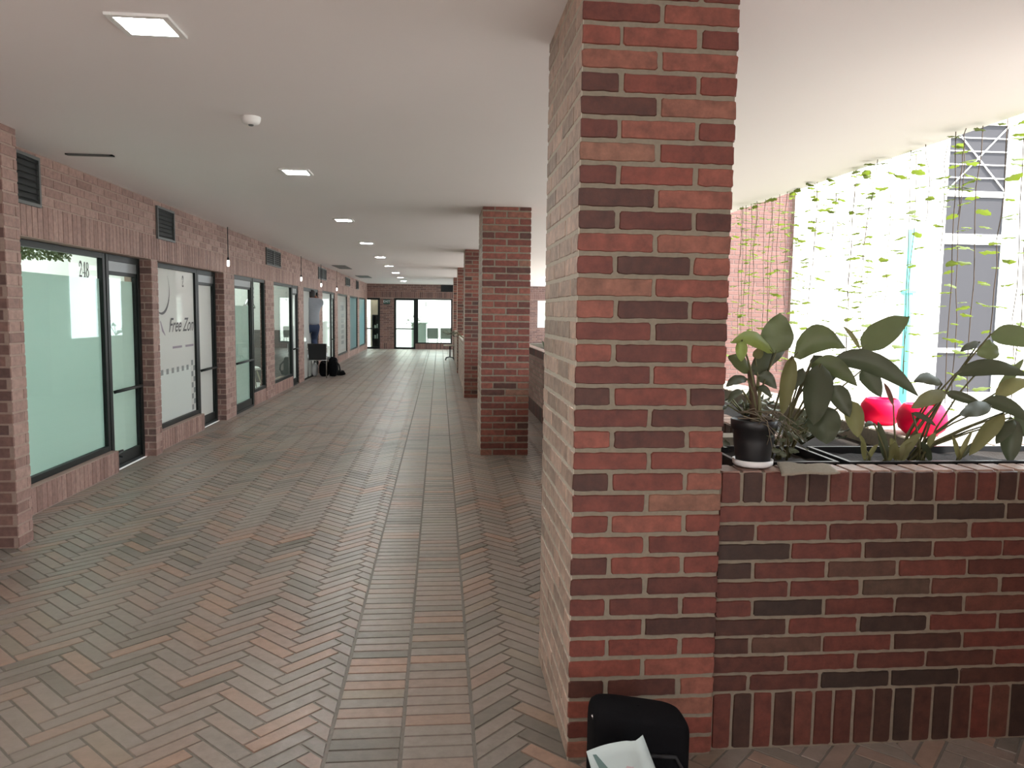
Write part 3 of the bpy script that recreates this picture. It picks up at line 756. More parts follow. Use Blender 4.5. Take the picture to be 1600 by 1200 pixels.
# chair the person stands on: black back towards the camera, chrome frame
cx, cy = -2.69, 17.5
r = thing('chair', (cx, cy, 0), 'black chair with chrome legs that the person stands on', 'chair')
def slab(mb, c, hx, hy, hz): mb.box(c[0]-hx, c[0]+hx, c[1]-hy, c[1]+hy, c[2]-hz, c[2]+hz)
m = MB(); slab(m, (cx, cy+.06, .425), .215, .25, .025); bevel(m.build('seat', 'chairblack', r), .02, 3)
m = MB(); m.obox((cx, cy-.19, .575), Vector((.218, 0, 0)), Vector((0, .016, 0)), Vector((0, -.025, .19))); bevel(m.build('backrest', 'chairblack', r), .012, 3)
for s in (-1, 1):
    m = MB(); m.tube([(cx+s*.20, cy-.22, 0), (cx+s*.20, cy-.18, .40), (cx+s*.21, cy-.235, .76)], .011, 8); m.build('leg', 'chrome', r)
    m = MB(); m.tube([(cx+s*.20, cy+.29, 0), (cx+s*.20, cy+.25, .40)], .011, 8); m.build('leg', 'chrome', r)
for yy in (-.18, .25): m = MB(); m.tube([(cx-.20, cy+yy, .395), (cx+.20, cy+yy, .395)], .010, 8); m.build('stretcher', 'chrome', r)

# soft bags
def blob(name, c, sx, sy, sz, mat, parent, seed=0, n=16, k=10, power=.55):
    rnd = random.Random(seed); rows = []
    ph = [rnd.uniform(0, 6) for _ in range(6)]
    for a in range(k+1):
        t = -PI/2+PI*a/k; row = []
        for b in range(n):
            u = 2*PI*b/n
            f = lambda v: math.copysign(abs(v)**power, v)
            w = 1+.05*math.sin(3*u+ph[0]+2*t)+.04*math.sin(5*t+ph[1]+u)
            row.append((c[0]+sx*f(math.cos(t))*f(math.cos(u))*w, c[1]+sy*f(math.cos(t))*f(math.sin(u))*w, c[2]+sz*f(math.sin(t))*(1 if t < 0 else w)))
        rows.append(row)
    m = MB(); m.grid(rows, 0, True); return m.build(name, mat, parent)
r = thing('backpack', (-2.40, 17.75, 0), 'black backpack with a strap loop on the floor right of the chair', 'backpack')
blob('bag', (-2.40, 17.75, .22), .10, .16, .217, 'backpack', r, 3)
m = MB(); m.tube([(-2.33, 17.62, .36), (-2.25, 17.60, .27), (-2.235, 17.6, .17), (-2.29, 17.62, .06)], .018, 8); m.build('strap', 'strap', r)
r = thing('shoulder_bag', (-2.60, 17.72, 0), 'black bag on the floor under the chair', 'bag')
blob('bag', (-2.60, 17.74, .18), .105, .16, .177, 'backpack', r, 5)
m = MB(); m.tube([(-2.66, 17.6, .30), (-2.62, 17.58, .345), (-2.56, 17.6, .31)], .010, 8); m.build('handle', 'strap', r)
r = thing('carrier_bag', (-2.82, 17.7, 0), 'crumpled white bag under the chair', 'bag')
blob('bag', (-2.82, 17.8, .15), .075, .12, .15, 'saucer', r, 8, power=.8)
m = MB(); m.tube([(-2.86, 17.8, .27), (-2.83, 17.79, .33), (-2.79, 17.8, .27)], .007, 6); m.build('handle', 'saucer', r)
p = onz(531, 587, 0)
r = thing('pouch', (p.x, p.y, 0), 'small black pouch lying alone on the floor right of the backpack', 'pouch')
blob('bag', (p.x, p.y+.08, .05), .12, .08, .05, 'backpack', r, 11, power=.75)
m = MB(); m.tube([(p.x-.1, p.y+.05, .05), (p.x-.02, p.y+.04, .12), (p.x+.08, p.y+.05, .11), (p.x+.115, p.y+.06, .04)], .011, 8); m.build('strap', 'strap', r)

# white shell chair behind the clear window
cx, cy = -3.40, 14.15
r = thing('shell_chair', (cx, cy, 0), 'white moulded shell chair inside the clear shop window', 'chair')
rows = []
prof = [(.24, .40, .19), (.20, .425, .22), (.05, .41, .23), (-.12, .42, .23), (-.19, .50, .225), (-.22, .64, .21), (-.25, .78, .17), (-.27, .84, .10)]
for a, z, w in prof: rows.append([(cx + .0 + w*s, cy - a, z + .05*abs(s)**2*(1 if z < .5 else 0)) for s in (-1, -.6, -.2, .2, .6, 1)])
rot = lambda p: p
m = MB(); m.grid(rows); o = m.build('shell', 'white', r); md = o.modifiers.new('t', 'SOLIDIFY'); md.thickness = .012; subsurf(o, 2)
for sx in (-1, 1):
    for sy in (-1, 1):
        m = MB(); m.tube([(cx+sx*.12, cy+sy*.1, .40), (cx+sx*.2, cy+sy*.2, 0)], [.014, .01], 8); m.build('leg', 'wood', r)
r.rotation_euler = (0, 0, math.radians(120))
m = MB(); m.box(-5.58, -2.98, 16.25, 16.275, 0, 1.08); tag(m.build('trim_1', 'dado'), kind='structure')
m = MB(); m.box(-5.6, -5.57, 10.93, 16.25, 0, 1.08); tag(m.build('trim_2', 'dado'), kind='structure')
# metal pendant lamp inside the same shop
p = onx(389, 476, -3.35)
r = thing('pendant_lamp', tuple(p), 'shiny metal pendant lamp inside the clear shop window', 'lamp')
m = MB(); m.lathe(p, [(.11, -.07), (.10, -.02), (.06, .05), (.03, .09), (.012, .11)], 24); o = m.build('shade', 'chrome', r)
m = MB(); m.tube([(p.x, p.y, p.z+.1), (p.x, p.y, CEIL)], .005, 6); m.build('cord', 'plastic', r)
m = MB(); m.lathe(p+Vector((0, 0, -.04)), [(.001, -.035), (.03, -.02), (.035, 0), (.015, .04)], 14); m.build('bulb', 'bulb', r)

# things beyond the end wall
def padded_chair(c, lab):
    r = thing('waiting_chair', c, lab, 'chair', 'grey chairs behind the end window'); x, y, _ = c
    m = MB(); m.box(x-.235, x+.235, y-.03, y+.03, .42, .84); bevel(m.build('backrest', 'chairgrey', r), .07, 4)
    m = MB(); m.box(x-.23, x+.23, y+.03, y+.5, .38, .46); bevel(m.build('seat', 'chairgrey', r), .02, 2)
    for sx in (-1, 1):
        for yy in (0, .46): m = MB(); m.tube([(x+sx*.2, y+yy, 0), (x+sx*.2, y+yy, .40)], .014, 6); m.build('leg', 'greymetal', r)
a = at(676, 520, 31.9); padded_chair((a.x, 31.9, 0), 'left grey padded chair behind the end window')
a = at(697, 520, 31.9); padded_chair((a.x, 31.9, 0), 'right grey padded chair behind the end window')
a, b = at(643, 530, 32.2), at(666, 530, 32.2)
r = thing('reception_counter', ((a.x+b.x)/2, 32.4, 0), 'grey reception counter behind the end wall glass', 'counter')
m = MB(); m.box(a.x, b.x, 32.2, 32.7, 0, 1.0); m.build('body', 'counter', r)
m = MB(); m.box(a.x-.05, b.x+.08, 32.15, 32.75, 1.0, 1.05); m.build('worktop', 'counter', r)
def leafy(name, c, lab, n=14, l=.28, mats=('leafdark', 'stem'), seed=1, spread=1.0, group=None):
    rnd = random.Random(seed); r = thing(name, c, lab, 'plant', group); c = Vector(c); m = MB(); st = MB()
    for k in range(n):
        a = rnd.uniform(0, 2*PI); e = rnd.uniform(.5, 1.35); d = Vector((math.cos(a)*math.cos(e)*spread, math.sin(a)*math.cos(e)*spread, math.sin(e)))
        L_ = l*rnd.uniform(.6, 1.2); p = c + d*L_*.8; st.tube([c, c+d*L_*.4, p], [.006, .005, .004], 6)
        leaf(m, p, p + d*L_*.5 + Vector((d.x, d.y, -.8))*L_*.35, L_*.33, side=Vector((-math.sin(a), math.cos(a), 0)), sag=-.12*L_)
    m.build('foliage', mats[0], r); st.build('stems', mats[1], r); return r
def leaf(mb, a, b, w, side=None, sag=0.0, fold=.25, n=10, shape=.55, roll=0.0, mat=0):
    """one blade: midrib from a to b, arched by sag, folded along the midrib"""
    a, b = Vector(a), Vector(b); d = (b-a); t = d.normalized()
    s = side.copy() if side is not None else t.cross(((a+b)/2-CAM)).normalized()
    s = (s - t*s.dot(t)).normalized()
    if roll: s = Matrix.Rotation(roll, 3, t) @ s
    nn = s.cross(t).normalized()
    upv = Vector((0, 0, 1)); rows = []
    for k in range(n+1):
        u = k/n
        c = a + d*u + upv*(sag*4*u*(1-u))
        pr = (math.sin(PI*min(1, u**(shape+.2))))**.68 if 0 < u < 1 else 0.0
        hw = w*.5*max(pr, .02 if u < .5 else .004); wave = .07*w*math.sin(u*15+w*90)
        rows.append([c - s*hw + nn*(fold*hw+wave), c - s*hw*.5 + nn*fold*hw*.35, c, c + s*hw*.5 + nn*fold*hw*.35, c + s*hw + nn*(fold*hw-wave)])
    mb.grid(rows, mat)
a = at(652, 512, 32.3); leafy('potted_fern', (a.x, 32.35, 1.05), 'small dark plant on the reception counter', 8, .3, seed=4)
a = at(641, 515, 31.7); leafy('leafy_plant', (a.x+.05, 31.75, .9), 'small plant against the glass between end door and window', 7, .4, seed=9)
a, b = Vector((-2.71, 0, 0)), Vector((-2.35, 0, 0))
r = thing('display_cabinet', ((a.x+b.x)/2, 32.5, 0), 'dark display cabinet behind the left end door', 'cabinet')
m = MB(); m.box(a.x, a.x+.04, 31.5, 31.8, 0, 1.35); m.box(b.x-.04, b.x+.1, 31.5, 31.8, 0, 1.35); m.box(a.x, b.x, 31.78, 31.8, 0, 1.35)
for z in (0, .35, .75, 1.31): m.box(a.x, b.x, 31.5, 31.8, z, z+.04)
m.build('body', 'frame', r)
m = MB()
for z, n in ((.39, 3), (.79, 4)):
    for k in range(n): m.box(a.x+.08+k*.1, a.x+.15+k*.1, 31.55, 31.65, z, z+.14+.05*(k % 2))
tag(m.build('shelf_contents', 'counter', r), kind='stuff')

# small table beside the farthest pillar
p = at(704, 541, 24.1)
r = thing('side_table', (.30, 24.1, 0), 'small pale topped table standing beside the farthest pillar', 'table')
m = MB(); m.box(.13, .44, 23.9, 24.35, .44, .47); bevel(m.build('tabletop', 'wood', r), .006)
m = MB(); m.tube([(.33, 24.1, .44), (.33, 24.1, .08)], .02, 8); m.build('pole', 'plastic', r)
for k in range(4):
    an = PI/4+k*PI/2; m = MB(); m.tube([(.33, 24.1, .10), (.33+.17*math.cos(an), 24.1+.2*math.sin(an), .07), (.33+.19*math.cos(an), 24.1+.23*math.sin(an), 0)], .015, 8); m.build('leg', 'plastic', r)
leafy('leafy_plant', (.53, 16.3, .935), 'dark plant on the low wall between the far pillars', 12, .3, seed=21)

r = thing('foliage_strip', (-3.25, 6.0, 1.9), 'strip of green foliage inside the top of the green filmed window', 'foliage')
m = MB(); rn = random.Random(6)
for k in range(1500):
    c_ = Vector((-3.2+rn.uniform(-.06, .06), rn.uniform(5.3, 7.0), 0)); c_.z = rn.uniform(1.87 + .045*max(0, c_.y-6.2), 2.08)
    d_ = Vector((rn.uniform(-.2, 1), rn.uniform(-1, 1), rn.uniform(-1, .3))).normalized(); leaf(m, c_, c_+d_*.035, .02, fold=.2, n=3, roll=rn.uniform(-1, 1))
m.build('foliage', 'leaf', r)
leafy('leafy_plant', (1.22, 3.04, .86), 'low tangle of small dark leaves behind the black pot', 26, .2, seed=77)
leafy('leafy_plant', (1.66, 3.35, .92), 'low dark plant in the planter behind the big drooping leaves', 24, .15, seed=78)
leafy('leafy_plant', (1.78, 4.3, .92), 'low plant in the planter farther behind the big drooping leaves', 22, .16, seed=79)
# ------------------------------------------------------------------ foreground backpack with a printed leaflet
r = thing('backpack', (.60, 2.16, 0), 'black backpack standing against the nearest pillar, cut off by the picture edge', 'backpack')
cx, cy = .60, 2.16
tl, tr = at(930, 1106, 2.12), at(1083, 1132, 2.12)
rows = []
for k, (f, z) in enumerate([(.90, -.001), (1.0, .03), (1.0, .1), (1.0, .18), (1.0, .25), (1.0, .28), (.985, .305), (.92, .322), (.6, .330), (.02, .331)]):
    row = []
    for b in range(28):
        u = 2*PI*b/28; f2 = lambda v: math.copysign(abs(v)**.45, v)
        xx = cx + (.148*f)*f2(math.cos(u)); yy = cy + .085*f*f2(math.sin(u))
        zz = z if k < 4 else z + (k-3)/6*(-.075*((xx-cx)/.148) - .0)*1.0*min(1, .5)
        row.append((xx, yy, max(zz, 0.0)))
    rows.append(row)
m = MB(); m.grid(rows, 0, True); o = m.build('bag', 'backpack', r); subsurf(o, 1)
m = MB(); m.tube([(cx-.13, cy-.085, .02), (cx-.135, cy-.092, .16), (cx-.09, cy-.092, .24), (cx+.09, cy-.092, .22), (cx+.135, cy-.092, .14), (cx+.13, cy-.085, .02)], .006, 6); m.build('zip', 'strap', r)
q = at(925, 1117, 2.13); m = MB(); m.tube([q, q+Vector((.004, -.002, -.012))], .003, 6); tag(m.build('zip_pull', 'chrome', r), 'shiny zip pull')
YL = 1.98
def L2(x, y, dy=0): return at(x, y, YL+dy)
r = thing('leaflet', L2(985, 1290), 'white printed leaflet standing in front of the black backpack', 'leaflet')
c = [L2(916, 1174), L2(1003, 1149, .0), L2(1062, 1300), L2(960, 1330)]
def LP(u, v):   # u across, v down
    p = c[0]*(1-u)*(1-v)+c[1]*u*(1-v)+c[2]*u*v+c[3]*(1-u)*v
    return p + Vector((0, -.012*math.exp(-((u-.86)/.1)**2) + .006*math.sin(u*5), .006*max(0, (u-.8)/.2)*(1-v)))
m = MB(); m.grid([[LP(u/14, v/8) for u in range(15)] for v in range(9)])
o = m.build('sheet', 'paper', r); md = o.modifiers.new('t', 'SOLIDIFY'); md.thickness = .0006
def onleaf(pts, mat, name):
    m = MB(); rows = []
    m.poly([LP(u, v)+Vector((0, -.0012, 0)) for u, v in pts]); m.build(name, mat, r)
onleaf([(.09, .05), (.15, .06), (.26, .2), (.45, .5), (.3, .6), (.16, .3)], 'printgreen', 'printed_shape')
onleaf([(.5, .30), (.58, .24), (.66, .26), (.8, .2), (.97, .18), (.97, .6), (.5, .6)], 'printpink', 'printed_picture')

# ------------------------------------------------------------------ plants of the planter
pc_ = at(1177, 738, 2.54); pot_c = Vector((pc_.x, 2.55, PT+.004))
r = thing('potted_plant', tuple(pot_c), 'broad leaved plant in a black pot with white saucer at the planter corner', 'plant')
m = MB(); m.lathe(pot_c, [(.001, .012), (.056, .012), (.058, .016), (.068, .085), (.070, .125), (.0775, .128), (.080, .16), (.076, .162), (.070, .150), (.066, .1)], 40); m.build('pot', 'plastic', r)
m = MB(); m.lathe(pot_c, [(.001, 0), (.062, 0), (.068, .006), (.069, .022), (.064, .022), (.062, .012), (.001, .011)], 40); m.build('saucer', 'saucer', r)
m = MB(); m.lathe(pot_c, [(.069, .135), (.04, .145), (.001, .148)], 20); m.build('soil', 'soil', r)
top = pot_c + Vector((0, 0, .145))
def plant_leaves(spec, root_of, parent):
    mb = {}; st = MB()
    for (bx, by, tx, ty, w, Yb, Yt, mat, sag, fold, roll) in spec:
        a, b = at(bx, by, Yb), at(tx, ty, Yt); wm = w*Yb/F
        leaf(mb.setdefault(mat, MB()), a, b, wm, sag=sag, fold=fold, roll=roll)
        rt = root_of(a); mid = (a+rt)/2 + Vector((0, 0, .25*abs(a.z-rt.z))) + Vector((random.uniform(-.01, .01), random.uniform(-.01, .01), 0))
        st.tube([rt, rt*.6+mid*.4+Vector((0,0,.01)), mid*.5+(a*.6+rt*.4)*.5, a, a+(b-a)*.08+Vector((0, 0, sag*.29))], [.0048, .0042, .0036, .003, .0012], 6)
    for k, v in mb.items(): v.build('foliage', k, parent)
    st.build('stems', 'stem', parent)
A = [(1212,552,1219,489,52,2.58,2.60,'leaf',0,.25,.1), (1208,552,1142,536,24,2.58,2.5,'leaflight',.035,.3,.2), (1159,531,1158,565,19,2.52,2.5,'leaflight',0,.3,.0),
     (1172,584,1138,556,22,2.56,2.5,'leaf',.01,.3,.1), (1174,584,1227,548,30,2.56,2.62,'leafdark',.015,.3,.1), (1168,592,1134,604,16,2.55,2.5,'leafdark',.012,.3,.2),
     (1184,588,1214,608,22,2.56,2.55,'leafdark',.015,.3,.0), (1184,604,1206,622,12,2.56,2.52,'leafdark',.01,.3,.0), (1180,560,1192,541,16,2.58,2.6,'leafolive',0,.3,0),
     (1160,610,1137,628,13,2.53,2.48,'leafdark',.01,.2,.3)]
plant_leaves(A, lambda a: top + Vector((random.uniform(-.02, .02), random.uniform(-.02, .02), 0)), r)
q = at(1172, 578, 2.56); m = MB(); m.tube([top, top*.5+q*.5+Vector((.006, 0, 0)), q], [.016, .014, .010], 8); m.build('stalk', 'trunk', r)
# dry trailing runners over the pot rim
m = MB(); rnd = random.Random(4)
for k in range(18):
    a = at(rnd.uniform(1150, 1215), rnd.uniform(640, 662), rnd.uniform(2.46, 2.55)); b = at(rnd.uniform(1180, 1270), rnd.uniform(660, 715), rnd.uniform(2.44, 2.6)); b.z = max(b.z, PT+.01)
    m.tube([a, a*.6+b*.4+Vector((0, -.01, .03)), b], [.0022, .0017, .001], 5)
m.build('dry_runners', 'dry', r)
m = MB()
for k in range(26):
    x, y = rnd.uniform(1195, 1265), rnd.uniform(655, 715); a = at(x, y, rnd.uniform(2.45, 2.58)); a.z = max(a.z, PT+.02)
    b = a + Vector((rnd.uniform(-.03, .04), rnd.uniform(-.02, .02), rnd.uniform(-.02, .015))); b.z = max(b.z, PT+.006)
    leaf(m, a, b, .018, fold=.3, roll=rnd.uniform(-1, 1))
m.build('trailing_leaves', 'leafdark', r)
# grey cloth on the cap
r = thing('cloth', at(1262, 734, 2.52), 'flat grey cloth lying on the planter cap beside the black pot', 'cloth')
ca = [onz(1214, 724, PT+.006), onz(1296, 727, PT+.006), onz(1312, 740, PT+.006), onz(1222, 742, PT+.006)]
rows = []
for v in range(9):
    row = []
    for u in range(21):
        uu, vv = u/20, v/8; p = ca[0]*(1-uu)*(1-vv)+ca[1]*uu*(1-vv)+ca[2]*uu*vv+ca[3]*(1-uu)*vv
        e = random.uniform(-.003, .003) if u in (0, 20) or v in (0, 8) else 0
        row.append(p+Vector((e, e, .004+.0025*math.sin(uu*9+vv*4)+random.uniform(0, .001))))
    rows.append(row)
m = MB(); m.grid(rows); o = m.build('fabric', 'cloth', r); md = o.modifiers.new('t', 'SOLIDIFY'); md.thickness = .006; md.offset = 1
# black troughs
def trough(x0, x1, y0, y1, lab):
    r = thing('planter_trough', ((x0+x1)/2, (y0+y1)/2, PT-.09), lab, 'planter box', 'black troughs in the planter'); z0, z1 = PT-.094, PT+.006; t = .006; m = MB()
    m.box(x0, x1, y0, y1, z0, z0+t); m.box(x0, x0+t, y0, y1, z0, z1); m.box(x1-t, x1, y0, y1, z0, z1); m.box(x0, x1, y0, y0+t, z0, z1); m.box(x0, x1, y1-t, y1, z0, z1)
    m.build('box', 'plastic', r); m = MB()
    m.box(x0-.008, x1+.008, y0-.008, y0+.004, z1-.008, z1); m.box(x0-.008, x1+.008, y1-.004, y1+.008, z1-.008, z1); m.box(x0-.008, x0+.004, y0, y1, z1-.008, z1); m.box(x1-.004, x1+.008, y0, y1, z1-.008, z1)
    bevel(m.build('rim', 'plastic', r), .002)
    m = MB(); g_ = [[(x0+t+(x1-x0-2*t)*u/14, y0+t+(y1-y0-2*t)*v/6, z1-.028+random.uniform(-.006, .012)) for u in range(15)] for v in range(7)]; m.grid(g_); m.build('soil', 'soil', r)
trough(1.06, 1.42, 2.595, 2.92, 'black trough behind the pot, holding the large dark leaves')
trough(1.47, 2.42, 2.595, 2.90, 'long black trough behind the bare brick caps, with seedlings')
ZS = PT-.016
B = [(1240,558,1322,544,46,2.74,2.7,'leaf',.055,.35,.1), (1238,556,1222,650,25,2.72,2.66,'leafolive',0,.3,.1), (1283,568,1271,664,46,2.74,2.66,'leafdark',0,.35,.0),
     (1284,632,1292,694,52,2.72,2.65,'leafdark',0,.3,.0), (1268,568,1340,604,32,2.78,2.74,'leaf',.03,.3,.1), (1347,545,1421,494,44,2.80,2.82,'leaf',.008,.15,-.1),
     (1298,562,1436,620,36,2.80,2.70,'leafdark',.052,.3,.15), (1347,578,1377,621,30,2.80,2.76,'leafdark',.01,.3,.1), (1300,602,1328,652,32,2.72,2.66,'leafdark',.01,.3,.0),
     (1330,626,1341,684,30,2.70,2.64,'leafolive',.004,.3,.0), (1344,546,1317,510,8,2.82,2.84,'leafolive',.012,.3,.2), (1255,575,1238,610,18,2.76,2.7,'leafdark',0,.3,.2),
     (1272,555,1300,610,30,2.82,2.78,'leafdark',.01,.3,-.2), (1310,578,1275,602,22,2.80,2.76,'leafdark',.01,.3,.2)]
rB = thing('leafy_plant', (1.24, 2.78, ZS), 'big cluster of drooping dark leaves in the middle of the planter', 'plant')
plant_leaves(B, lambda a: Vector((min(max(a.x, 1.12), 1.38)*.4+1.24*.6 + random.uniform(-.04, .04), 2.77+random.uniform(-.04, .04), ZS)), rB)
Cc = [(1545,562,1546,530,34,2.72,2.74,'leaf',0,.3,.3), (1531,534,1500,549,13,2.72,2.7,'leafdark',.004,.4,.3), (1493,584,1608,588,28,2.70,2.66,'leafdark',.028,.3,.1), (1548,522,1632,540,36,2.70,2.66,'leaf',.012,.2,.1),
      (1472,600,1427,596,20,2.70,2.66,'leafdark',.018,.35,.2), (1480,613,1424,638,25,2.68,2.64,'leafolive',.008,.3,.0), (1478,614,1537,634,17,2.70,2.66,'leafdark',.004,.4,.1), (1550,634,1499,648,26,2.66,2.62,'leafdark',.004,.25,.0),
      (1569,644,1514,712,26,2.68,2.64,'leafolive',.006,.4,.2), (1536,626,1612,660,26,2.68,2.64,'leafdark',.02,.35,.1), (1555,620,1612,596,26,2.72,2.7,'leafolive',.015,.3,.1), (1580,652,1578,724,34,2.70,2.66,'leafdark',0,.35,.1),
      (1584,655,1556,694,22,2.68,2.66,'leafdark',.006,.3,.2), (1560,612,1600,560,16,2.74,2.74,'leaf',0,.3,.1), (1590,640,1615,700,24,2.68,2.66,'leafdark',.01,.3,.0)]
rC = thing('leafy_plant', (1.76, 2.72, ZS), 'tall stemmed leafy plant at the right edge of the planter', 'plant')
plant_leaves(Cc, lambda a: Vector((1.70*.7+.3*min(a.x, 2.0) + random.uniform(-.03, .03), 2.72+random.uniform(-.03, .03), ZS)), rC)
seeds = [[(1352,722,1346,690,8,'leafolive'), (1355,720,1372,694,8,'leafolive'), (1354,705,1340,676,6,'leafolive')],
         [(1385,722,1372,658,14,'leafdark'), (1388,722,1399,690,12,'leafolive'), (1366,662,1350,668,9,'leafdark')],
         [(1398,724,1440,676,18,'leafolive'), (1402,722,1392,684,14,'leafolive'), (1396,634,1381,598,8,'leafred'), (1405,724,1425,690,14,'leafolive')],
         [(1425,645,1464,667,10,'leafdark'), (1450,700,1462,676,10,'leafolive'), (1454,722,1440,690,12,'leafdark')],
         [(1496,722,1520,672,8,'leafolive'), (1500,722,1488,680,8,'leafolive'), (1502,716,1526,690,9,'leafdark')]]
sl = ['small seedling just right of the grey cloth', 'seedling with a dark arching leaf in front of the left red pot', 'seedling with broad olive leaves and one reddish leaf between the red pots',
      'seedling with a dark curved leaf in front of the right red pot', 'thin seedling left of the tall stemmed plant']
for sp, lab in zip(seeds, sl):
    Yp = 2.68; xs = at(sum(s[0] for s in sp)/len(sp), 715, Yp).x; r = thing('seedling', (xs, Yp, ZS), lab, 'plant', 'seedlings in the long trough')
    plant_leaves([(a, b, c_, d, w, Yp, Yp-.02, mt, .008, .3, random.uniform(-.2, .2)) for a, b, c_, d, w, mt in sp], lambda a: Vector((xs+random.uniform(-.012, .012), Yp+random.uniform(-.01, .01), ZS)), r)
# plants further back along the planter
leafy('leafy_plant', (1.62, 8.9, .92), 'dark plant on the planter seen between the two near pillars', 14, .42, seed=31)
# red pots on the courtyard ledge
for (x, lab) in ((1379, 'bright red rounded pot on the sunny ledge, left one'), (1444, 'bright red rounded pot on the sunny ledge, right one')):
    p = onz(x, 676 if x < 1400 else 690, PT); d_ = ray(x, 600); c = Vector((2.165, 2.165*d_.y/d_.x, PT)); s = c.y/F
    r = thing('round_pot', tuple(c), lab, 'pot', 'red pots on the ledge')
    R0 = (33 if x < 1400 else 39)*s
    m = MB(); m.lathe(c, [(.001, 0.001), (R0*.62, 0.001), (R0*.9, R0*.25), (R0, R0*.6), (R0*.94, R0*1.0), (R0*.74, R0*1.3), (R0*.66, R0*1.3), (R0*.62, R0*1.1)], 36); m.build('body', 'sun_red', r)
    m = MB(); m.lathe(c, [(R0*.70, R0*1.1), (.001, R0*1.14)], 20); m.build('soil', 'soil', r)

# ------------------------------------------------------------------ hanging vines at the slab edge
rnd = random.Random(12)
vy = []
y = 3.35
while y < 10.2:
    vy.append(y); y += rnd.choice([.05, .07, .09, .12, .18]) * (1.0 if y > 4.2 else 1.2)
for k, y in enumerate(vy):
    x = 3.0 + rnd.uniform(-.05, .12); zb = rnd.choice([.95, 1.0, 1.1, 1.2, 1.4, 1.6, 1.9, 2.1])
    r = thing('hanging_vine', (x, y, CEIL), 'thin green leafed vine strand hanging from the slab edge in front of the sunny courtyard', 'vine', 'vines hanging from the slab edge')
    pts = []; n = 9; px_, py_ = 0, 0
    for q in range(n+1):
        pts.append(Vector((x+px_, y+py_, CEIL+.02-(CEIL+.02-zb)*q/n))); px_ += rnd.uniform(-.012, .012); py_ += rnd.uniform(-.016, .016)
    m = MB(); m.tube(pts, .0026, 5); m.build('stem', 'trunk', r)
    m = MB(); z = CEIL-.03
    while z > zb:
        f = (CEIL+.02-z)/(CEIL+.02-zb)*n; q = min(int(f), n-1); c = pts[q].lerp(pts[q+1], f-q)
        an = rnd.uniform(0, 2*PI); l = rnd.uniform(.06, .115); d = Vector((math.cos(an), math.sin(an), rnd.uniform(-.35, .25)))
        c2 = c + d*.02
        leaf(m, c2, c2+d*l, l*.62, side=Vector((-math.sin(an), math.cos(an), rnd.uniform(-.3, .3))), fold=.2, n=6, sag=.004, shape=.5); z -= rnd.uniform(.055, .15)
    m.build('foliage', 'vine', r)

# ------------------------------------------------------------------ courtyard
YB = 12.0
cg = MB(); cg.box(3.05, 22, -12, 12, -.15, -.02); 
tag(cg.build('courtyard_paving', 'pavepale'), 'pale paving of the sunny courtyard', 'paving', kind='structure')
bw = MB(); bx1 = at(1236, 450, YB).x
bw.box(4.3, bx1, YB, YB+.3, -.1, 5.3, 0); running(bw, Vector((4.3, YB, 0)), X, Z, -Y, bx1-4.3, 5.3)
tag(bw.build('wall_courtyard_brick', ['mortaryard', 'brickyard']), 'pinkish brick wall across the courtyard behind the vines', 'wall', kind='structure')
fx0, fx1 = at(1470, 400, YB).x, at(1560, 400, YB).x
wz = [(at(1500, 612, YB).z, at(1500, 551, YB).z), (at(1500, 544, YB).z, at(1500, 382, YB).z), (at(1500, 366, YB).z, at(1500, 308, YB).z), (at(1500, 299, YB).z, at(1500, 195, YB).z)]
cw = MB(); z0, z1 = wz[0][0]-.06, wz[-1][1]+.06; a, b = fx0-.06, fx1+.06
cw.box(bx1+.002, a, YB-.1, YB+.2, -.1, 5.3); cw.box(b, 22, YB-.1, YB+.2, -.1, 5.3); cw.box(a, b, YB-.1, YB+.2, -.1, z0); cw.box(a, b, YB-.1, YB+.2, z1, 5.3)
tag(cw.build('wall_courtyard', 'stucco'), 'sunlit white building across the courtyard', 'wall', kind='structure')
nwin += 1
r = thing('window_%d' % nwin, ((fx0+fx1)/2, YB, z0), 'tall grey paned window with white bars in the sunlit building', 'window', kind='structure')
m = MB(); frame_xz(m, YB-.06, a, b, z0, z1, w=.06, d=.06)
for k in range(3): m.box(fx0, fx1, YB-.06, YB, wz[k][1], wz[k+1][0])
m.build('frame', 'stucco', r)
m = MB(); m.box(fx0, fx1, YB-.03, YB-.02, z0+.06, z1-.06); m.build('pane', 'dark_glass', r)
m = MB(); zt, zt2 = wz[3]
for s in (-1, 1): m.tube([(fx0 if s > 0 else fx1, YB-.05, zt), ((fx0+fx1)/2, YB-.05, (zt+zt2)/2), (fx1 if s > 0 else fx0, YB-.05, zt2)], .012, 6)
for k in range(1, 5): m.tube([(fx0, YB-.05, zt+(zt2-zt)*k/5), (fx1, YB-.05, zt+(zt2-zt)*k/5)], .01, 6)
m.build('grille', 'white', r)
p0, p1 = at(1390, 360, YB), at(1399, 620, YB)
r = thing('drain_pipe', (p1.x, YB-.2, 0), 'teal pipe on the sunlit white building', 'pipe')
m = MB(); m.tube([(p1.x, YB-.2, -.02), (p1.x, YB-.2, p0.z)], .06, 12); m.build('pipe', 'teal', r)
m = MB(); m.box(p1.x-.08, p1.x+.08, YB-.27, YB-.1, 1.9, 1.94); m.build('bracket', 'teal', r)
rg = MB(); rg.box(-14, 3.05, -22, -1.8, -.15, -.02)  # added ground out of view, reflects sun up to the ceiling
tag(rg.build('bounce_paving', 'bouncestone'), 'unseen paving added behind the camera to bounce sun onto the ceiling', 'paving', kind='structure')
rb = MB(); rb.box(-14, 3.05, -7.3, -7, -.1, 5.6); tag(rb.build('wall_sky_block', 'brickfar'), kind='structure')  # unseen, added to cut sky light from behind the camera
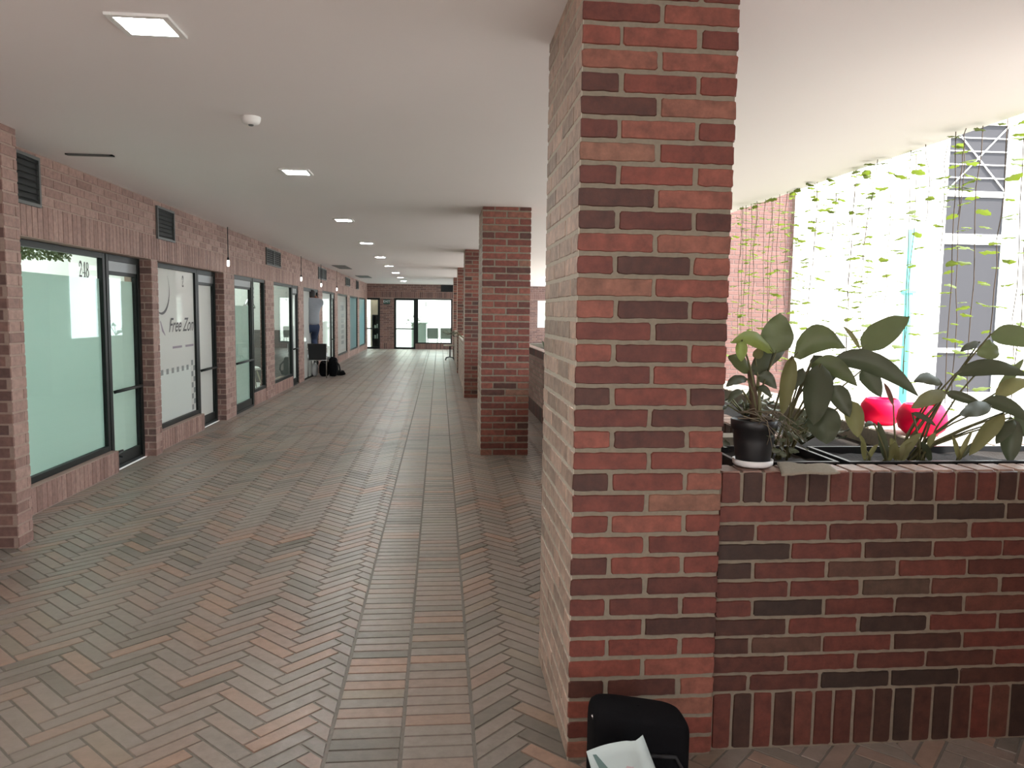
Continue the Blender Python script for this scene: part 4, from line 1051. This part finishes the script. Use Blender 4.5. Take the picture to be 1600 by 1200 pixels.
rg = MB(); rg.box(3.05, 10, 12.3, 24, -.15, -.02); tag(rg.build('yard_bounce_paving', 'bouncestone'), 'unseen side yard paving added to bounce daylight into the far corridor', 'paving', kind='structure')  # hidden ground, put in pale to send daylight to the far ceiling
rb = MB(); rb.box(10, 10.2, 12.3, 24, -.1, 3); rb.box(6, 10.2, 24, 24.2, -.1, 3); tag(rb.build('wall_yard_bounce', 'stucco'), kind='structure')  # hidden white walls, added with the yard paving to return daylight
# far side of the courtyard
fw = MB(); fw.box(22, 22.3, -12, 12, -.1, 5); tag(fw.build('wall_courtyard_side', 'stucco'), kind='structure')

# ------------------------------------------------------------------ light
W = bpy.data.worlds.new('sky'); S.world = W; W.use_nodes = True
bg = W.node_tree.nodes['Background']; bg.inputs['Color'].default_value = (0.86, 0.94, 1.0, 1); bg.inputs['Strength'].default_value = 6.6
sd = bpy.data.lights.new('sun', 'SUN'); so = bpy.data.objects.new('sun', sd); COL.objects.link(so)
sd.energy = 13.5; sd.angle = math.radians(1); sd.color = (1, .95, .88)
so.rotation_euler = Vector((-.50, .42, -.76)).to_track_quat('-Z', 'Y').to_euler()
def area(name, loc, size, power, rot=(0, 0, 0), col=(.95, 1, .98)):
    d = bpy.data.lights.new(name, 'AREA'); d.shape = 'RECTANGLE'; d.size, d.size_y = size; d.energy = power; d.color = col
    o = bpy.data.objects.new(name, d); COL.objects.link(o); o.location = loc; o.rotation_euler = rot; return o
for y0, y1, pw_ in ((5.2, 8.0, 60), (8.2, 10.8, 30), (11, 13.3, 14), (13.5, 16.2, 45), (16.4, 18.9, 20), (19, 21.7, 60), (21.9, 24.6, 15), (24.8, 27.6, 15), (27.8, 30.9, 20)):
    area('shop_lamp', (-4.3, (y0+y1)/2, CEIL-.05), (1.2, y1-y0-.6), pw_)
area('office_lamp', (1.5, 33.3, CEIL-.05), (6, 2.5), 600); area('office_lamp', (-2.9, 32.4, CEIL-.05), (.8, 1.5), 200)
area('lobby_lamp', (-1.1, 0, CEIL-.03), (.3, .3), 40)

vs = S.view_settings; vs.view_transform = 'Standard'; vs.look = 'None'; vs.exposure = 0.1; vs.gamma = 1.0; vs.use_curve_mapping = False
